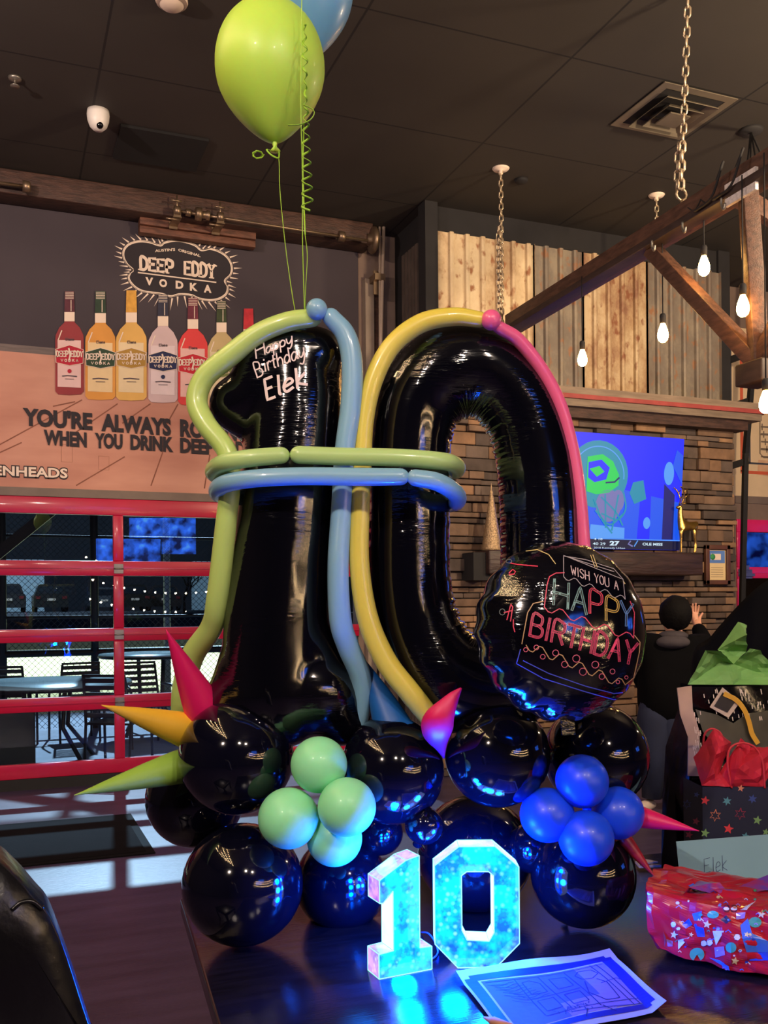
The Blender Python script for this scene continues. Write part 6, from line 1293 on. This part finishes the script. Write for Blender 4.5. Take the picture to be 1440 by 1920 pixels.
# chain link fence
fy_ = 12.6; fen = thing('chain_link_fence', 'black chain-link fence with dark posts and rails outside the red door', 'fence', (0, fy_, 0))
M_fen = mat('fence_black', (16, 17, 20), .5, .2)
for px_ in (4, 177, 540, 330 + 1100, 760): 
    p = WY(px_, 1100, fy_); part('post', MB().tube([(p.x, fy_, -.02), (p.x, fy_, 4.2)], .05 if px_ < 500 else .04, 12), M_fen, fen)
for z, r in ((WY(200, 1007, fy_).z, .018), (WY(200, 1156, fy_).z, .02), (WY(200, 1222, fy_).z, .045), (4.2, .03)): part('rail', MB().tube([(-5, fy_, z), (14, fy_, z)], r, 8), M_fen, fen)
wm = MB(); x0_, x1_, z0_, z1_ = -1.6, 4.2, 0.0, 3.2; sp_ = .075
k = x0_ - (z1_ - z0_)
while k < x1_:
    for sgn in (1, -1):
        a_, b_ = (k, z0_), (k + (z1_ - z0_), z1_)
        if sgn < 0: a_, b_ = (k, z1_), (k + (z1_ - z0_), z0_)
        ax_, az_ = a_; bx_, bz_ = b_
        if ax_ < x0_: t = (x0_ - ax_) / (bx_ - ax_); ax_, az_ = x0_, az_ + (bz_ - az_) * t
        if bx_ > x1_: t = (x1_ - ax_) / (bx_ - ax_); bx_, bz_ = x1_, az_ + (bz_ - az_) * t
        if bx_ - ax_ > .02: wm.tube([(ax_, fy_ + .01 * sgn, az_), (bx_, fy_ + .01 * sgn, bz_)], .0026, 4, smooth=False)
    k += sp_
part('wire_mesh', wm, mat('fence_wire', (50, 54, 60), .5, .3), fen)
p0, p1 = WY(0, 1035, 11.4), WY(112, 945, 11.4); dr0 = (p1 - p0).normalized()
one('diagonal_strut', MB().bar(p0 - dr0 * 1.5, p1 + dr0 * .8, .16, .12), M_fen, 'thick black diagonal strut outside the upper left pane', 'strut')
p = WY(312, 1000, 15.5); one('light_pole', MB().tube([(p.x, 15.5, -.03), (p.x, 15.5, 4.6)], .055, 12), mat('pale_pole', (150, 160, 170), .5), 'pale slim pole standing outside behind the right hand pane', 'pole')
# round tables and slatted chairs
M_alu = mat('dark_aluminium', (34, 36, 42), .35, .5, var=.2); M_tt = mat('table_glass', (150, 172, 176), .2, .1, var=.1)
def ptable(c, r, label, top=.74):
    t = thing('patio_table', label, 'table', c, 'round patio tables')
    part('table_top', MB().lathe(c + U3 * top, [(0, 0), (r, 0), (r + .01, .01), (r + .01, .02), (r, .03), (0, .03)], 40), M_tt, t); part('rim', MB().tube([c + U3 * (top + .0) + V((math.cos(a * .2094), math.sin(a * .2094), 0)) * r for a in range(30)], .018, 8, closed=True, cap=False), M_alu, t)
    for a in (.6, 2.2, 3.8, 5.3): d = V((math.cos(a), math.sin(a), 0)); part('leg', MB().tube([c + d * r * .35 + U3 * top, c + d * r * .3 + U3 * .35, c + d * r * .7], .022, 8), M_alu, t)
    return t
def pchair():
    t = thing('patio_chair', '', 'chair', (0, 0, 0), 'slatted metal patio chairs')
    for s_ in (-1, 1):
        part('leg', MB().tube([(s_ * .24, -.22, 0), (s_ * .24, -.2, .62), (s_ * .24, -.12, .66), (s_ * .24, .2, .66)], .014, 8), M_alu, t)
        part('leg', MB().tube([(s_ * .22, .26, 0), (s_ * .22, .22, .45), (s_ * .2, .3, .88)], .014, 8), M_alu, t)
    part('seat', MB().bb((-.22, -.2, .43), (.22, .22, .45)), M_alu, t)
    b = MB()
    for k in range(6): z = .50 + k * .065; y = .235 + k * .013; b.bb((-.2, y - .006, z), (.2, y + .006, z + .042))
    b.bb((-.21, .3, .88), (.21, .315, .905)); part('backrest', b, M_alu, t); return t
def gl_(px, py): p = WZ(px, py, -.02); return V((p.x, p.y, -.02))
ptable(V((WY(88, 1260, 10.0).x, 10.0, -.02)), .80, 'round patio table nearest the glass, left of the door stile', .76)
ptable(V((WY(262, 1260, 12.0).x + .1, 11.75, -.02)), .60, 'round patio table beside the fence, right of the door stile', .93)
specs = [(222, 9.35, 2.6, 'slatted patio chair in front of the near table, turned to the left'), (140, 11.55, 3.3, 'slatted patio chair between the two round tables'), (275, 10.75, .2, 'slatted patio chair seen from behind through the right pane'), (18, 11.2, 2.9, 'slatted patio chair behind the far left of the near table')]
proto = pchair()
for i, (px_, Y_, rz, lab) in enumerate(specs):
    o = proto if i == 0 else copy_tree(proto); o.location = (WY(px_, 1300, Y_).x, Y_, -.02); o.rotation_euler = (0, 0, rz); o['label'] = lab
# dark planter box lower left
one('storage_box', MB().bb((-1.6, 8.9, -.02), (WY(66, 1400, 9.0).x, 9.5, .62), bev=.02), M_black, 'large black box standing outside at the lower left pane', 'box')
# parked cars
def car(px_, Y_, label, colr, w=1.8):
    c = WY(px_, 1130, Y_); c.z = 1.25; t = thing('parked_car', label, 'car', c, 'cars parked beyond the field')
    h = w / 2; M_car = mat('car_paint_%d' % colr[0], colr, .3, .3, var=.1); B = lambda x, y, z: c + V((x, y, z))
    body = [(-h, .35), (-h * 1.0, .85), (-h * .92, .98), (h * .92, .98), (h, .85), (h, .35), (h * .9, .25), (-h * .9, .25)]
    part('body', MB().prism([B(x, -2.1, z) for x, z in body], V((0, 4.2, 0))), M_car, t)
    cab = [(-h * .9, .95), (-h * .72, 1.45), (-h * .6, 1.52), (h * .6, 1.52), (h * .72, 1.45), (h * .9, .95)]
    part('cabin', MB().prism([B(x, -1.7, z) for x, z in cab], V((0, 2.8, 0))), M_car, t)
    part('rear_window', MB().prism([B(x, -1.72, z) for x, z in ((-h * .74, 1.0), (-h * .64, 1.4), (h * .64, 1.4), (h * .74, 1.0))], V((0, .01, 0))), mat('car_glass', (30, 40, 50), .1), t)
    for s_ in (-1, 1):
        part('tail_light', MB().bb(B(s_ * h * .75 - .12, -2.13, .72), B(s_ * h * .75 + .12, -2.09, .86)), mat('tail_red', (120, 30, 40), .3), t)
        for y in (-1.4, 1.3): part('wheel', MB().lathe(B(s_ * h * .88, y, .33), [(0, -.1), (.28, -.1), (.33, -.06), (.33, .06), (.28, .1), (0, .1)], 20, axis=(1, 0, 0)), M_black, t)
    part('number_plate', MB().bb(B(-.22, -2.14, .62), B(.22, -2.11, .74)), M_pale, t)
car(93, 57, 'dark estate car parked beyond the field, lit number plate showing', (36, 38, 44)); car(14, 56, 'dark car cut by the left edge of the picture', (50, 52, 60)); car(190, 66, 'silver-grey car just left of the door stile', (90, 96, 104)); car(245, 58, 'black car just right of the door stile', (24, 26, 30)); car(300, 60, 'dark van-like car near the pale pole', (44, 40, 44), 2.0)
struct('exterior_building', MB().bb((-40, 78, 0), (60, 79, 9)), mat('dark_facade', (56, 62, 72), .9, var=.3, scale=.3))
fb_ = MB(); 
a_, b_ = WY(10, 1100, 66), WY(83, 1100, 66); fb_.bb((a_.x, 66, 1.2), (b_.x, 67, 4.6)); struct('exterior_garage', fb_, emis('lit_facade', (60, 100, 130), .55) if False else mat('pale_facade', (190, 215, 226), .8, var=.15))
a_, b_ = WY(364, 1100, 66), WY(395, 1100, 66); struct('exterior_garage_b', MB().bb((a_.x, 66, 1.2), (b_.x, 67, 4.6)), mat('pale_facade', (190, 215, 226)))
# bare tree
bt_ = WY(345, 1110, 50); trb = MB(); rn = random.Random(5)
def branch(p, d, l, r, n):
    q = p + d * l; trb.tube([p, (p + q) / 2 + V((rn.uniform(-.1, .1), 0, rn.uniform(-.1, .1))) * l * .4, q], [r, r * .8, r * .6], 6)
    if n: 
        for k in range(3): branch(q, (d + V((rn.uniform(-.9, .9), rn.uniform(-.4, .4), rn.uniform(-.1, .6)))).normalized(), l * .72, r * .6, n - 1)
branch(V((bt_.x, 50, 1.0)), U3, .9, .09, 4); one('bare_tree', trb, mat('bark', (34, 32, 36), .9), 'small bare tree in the dark parking area behind the right pane', 'tree')

# ================================================================ behind the photographer (seen only as reflections)
def fairy(p0, p1, n, sag, label, r=.019):
    p0, p1 = V(p0), V(p1); t = thing('string_lights', label, 'string lights', p0, 'strings of small warm bulbs'); mb = MB(); w = MB(); pts = []
    for i in range(n): s_ = i / (n - 1); p = p0.lerp(p1, s_) - U3 * (sag * 4 * s_ * (1 - s_)); pts.append(p); mb.ell(p - U3 * .02, r, 8)
    w.tube(pts, .004, 5); part('cable', w, M_black, t); part('bulbs', mb, FAI, t, 'small warm bulbs'); return t
FAI = mat('fairy_glow', (255, 220, 170), .3, emit=(255, 214, 160), estr=250)
cb_ = ud(-2.3, 2.3)
for k in range(4): fairy(ud(-3.2 + k * .45, 3.4 - k * .3, 4.3), ud(-1.9 + k * .3, .5 - k * .2, 4.0 - .15 * k), 13, .12, 'string of warm bulbs, %s of four under the ceiling left of the photographer' % ['first', 'second', 'third', 'last'][k])
for k in range(3): fairy(ud(1.9 + k * .3, -2.0, 1.9 + .3 * k), ud(4.6 + k * .2, -.2, 1.5 + .4 * k), 17, .25, 'string of warm bulbs, %s of three on the wall behind the photographer' % ['lowest', 'middle', 'highest'][k])
def rear_screen():
    if 'rear_screen' in _mats: return _mats['rear_screen']
    m = mat('rear_screen', (20, 60, 200), .3); nt = m.node_tree; N = nt.nodes; L = nt.links; b = N['Principled BSDF']
    tc = N.new('ShaderNodeTexCoord'); nz = N.new('ShaderNodeTexNoise'); nz.inputs['Scale'].default_value = 4; nz.inputs['Detail'].default_value = 3; L.new(tc.outputs['Object'], nz.inputs[0])
    r = N.new('ShaderNodeValToRGB'); L.new(nz.outputs['Fac'], r.inputs[0]); e = r.color_ramp.elements; e[0].position = .38; e[0].color = (.002, .004, .05, 1); e[1].position = .62; e[1].color = (.03, .16, 1, 1); x = e.new(.72); x.color = (.1, .4, .9, 1)
    L.new(r.outputs[0], b.inputs['Emission Color']); b.inputs['Emission Strength'].default_value = 8; return m
def rtv(c, w, nrm, label):
    c = V(c); n = V(nrm).normalized(); x = U3.cross(n).normalized(); t = thing('television', label, 'television', c - U3 * w * .3, 'televisions behind the photographer')
    part('housing', MB().box(c - n * .03, (w, .05, w * .57), 0, (x, n, U3)), mat('tv_black', (12, 12, 14)), t); part('screen', MB().box(c, (w * .97, .01, w * .54), 0, (x, n, U3)), rear_screen(), t)
def mirror_pt(px, py, Yp, dist): p = WY(px, py, YB + .01); d = ray(px, py).normalized(); d = V((d.x, -d.y, d.z)); return p + d * dist
for (px_, py_, dist, lab) in ((305, 1005, 13.5, 'television high on the wall behind the photographer'), ):
    c = mirror_pt(px_, py_, YB, dist); rtv(c, 1.5, (EYE + V((0, 4, 0)) - c) * V((1, 1, 0)) if False else V((-c.x, 8 - c.y, 0)), lab)
rtv((2.6, -4.5, 2.6), 1.4, (-.2, 1, -.1), 'television behind the photographer to the right'); rtv((8.5, -1.0, 2.4), 1.4, (-.8, .5, -.1), 'television on the right hand side wall')
c = mirror_pt(1420, 1035, YB, 4.4); rtv(c, 1.3, (-.55, .83, 0), 'television near the pink door beyond the right edge')
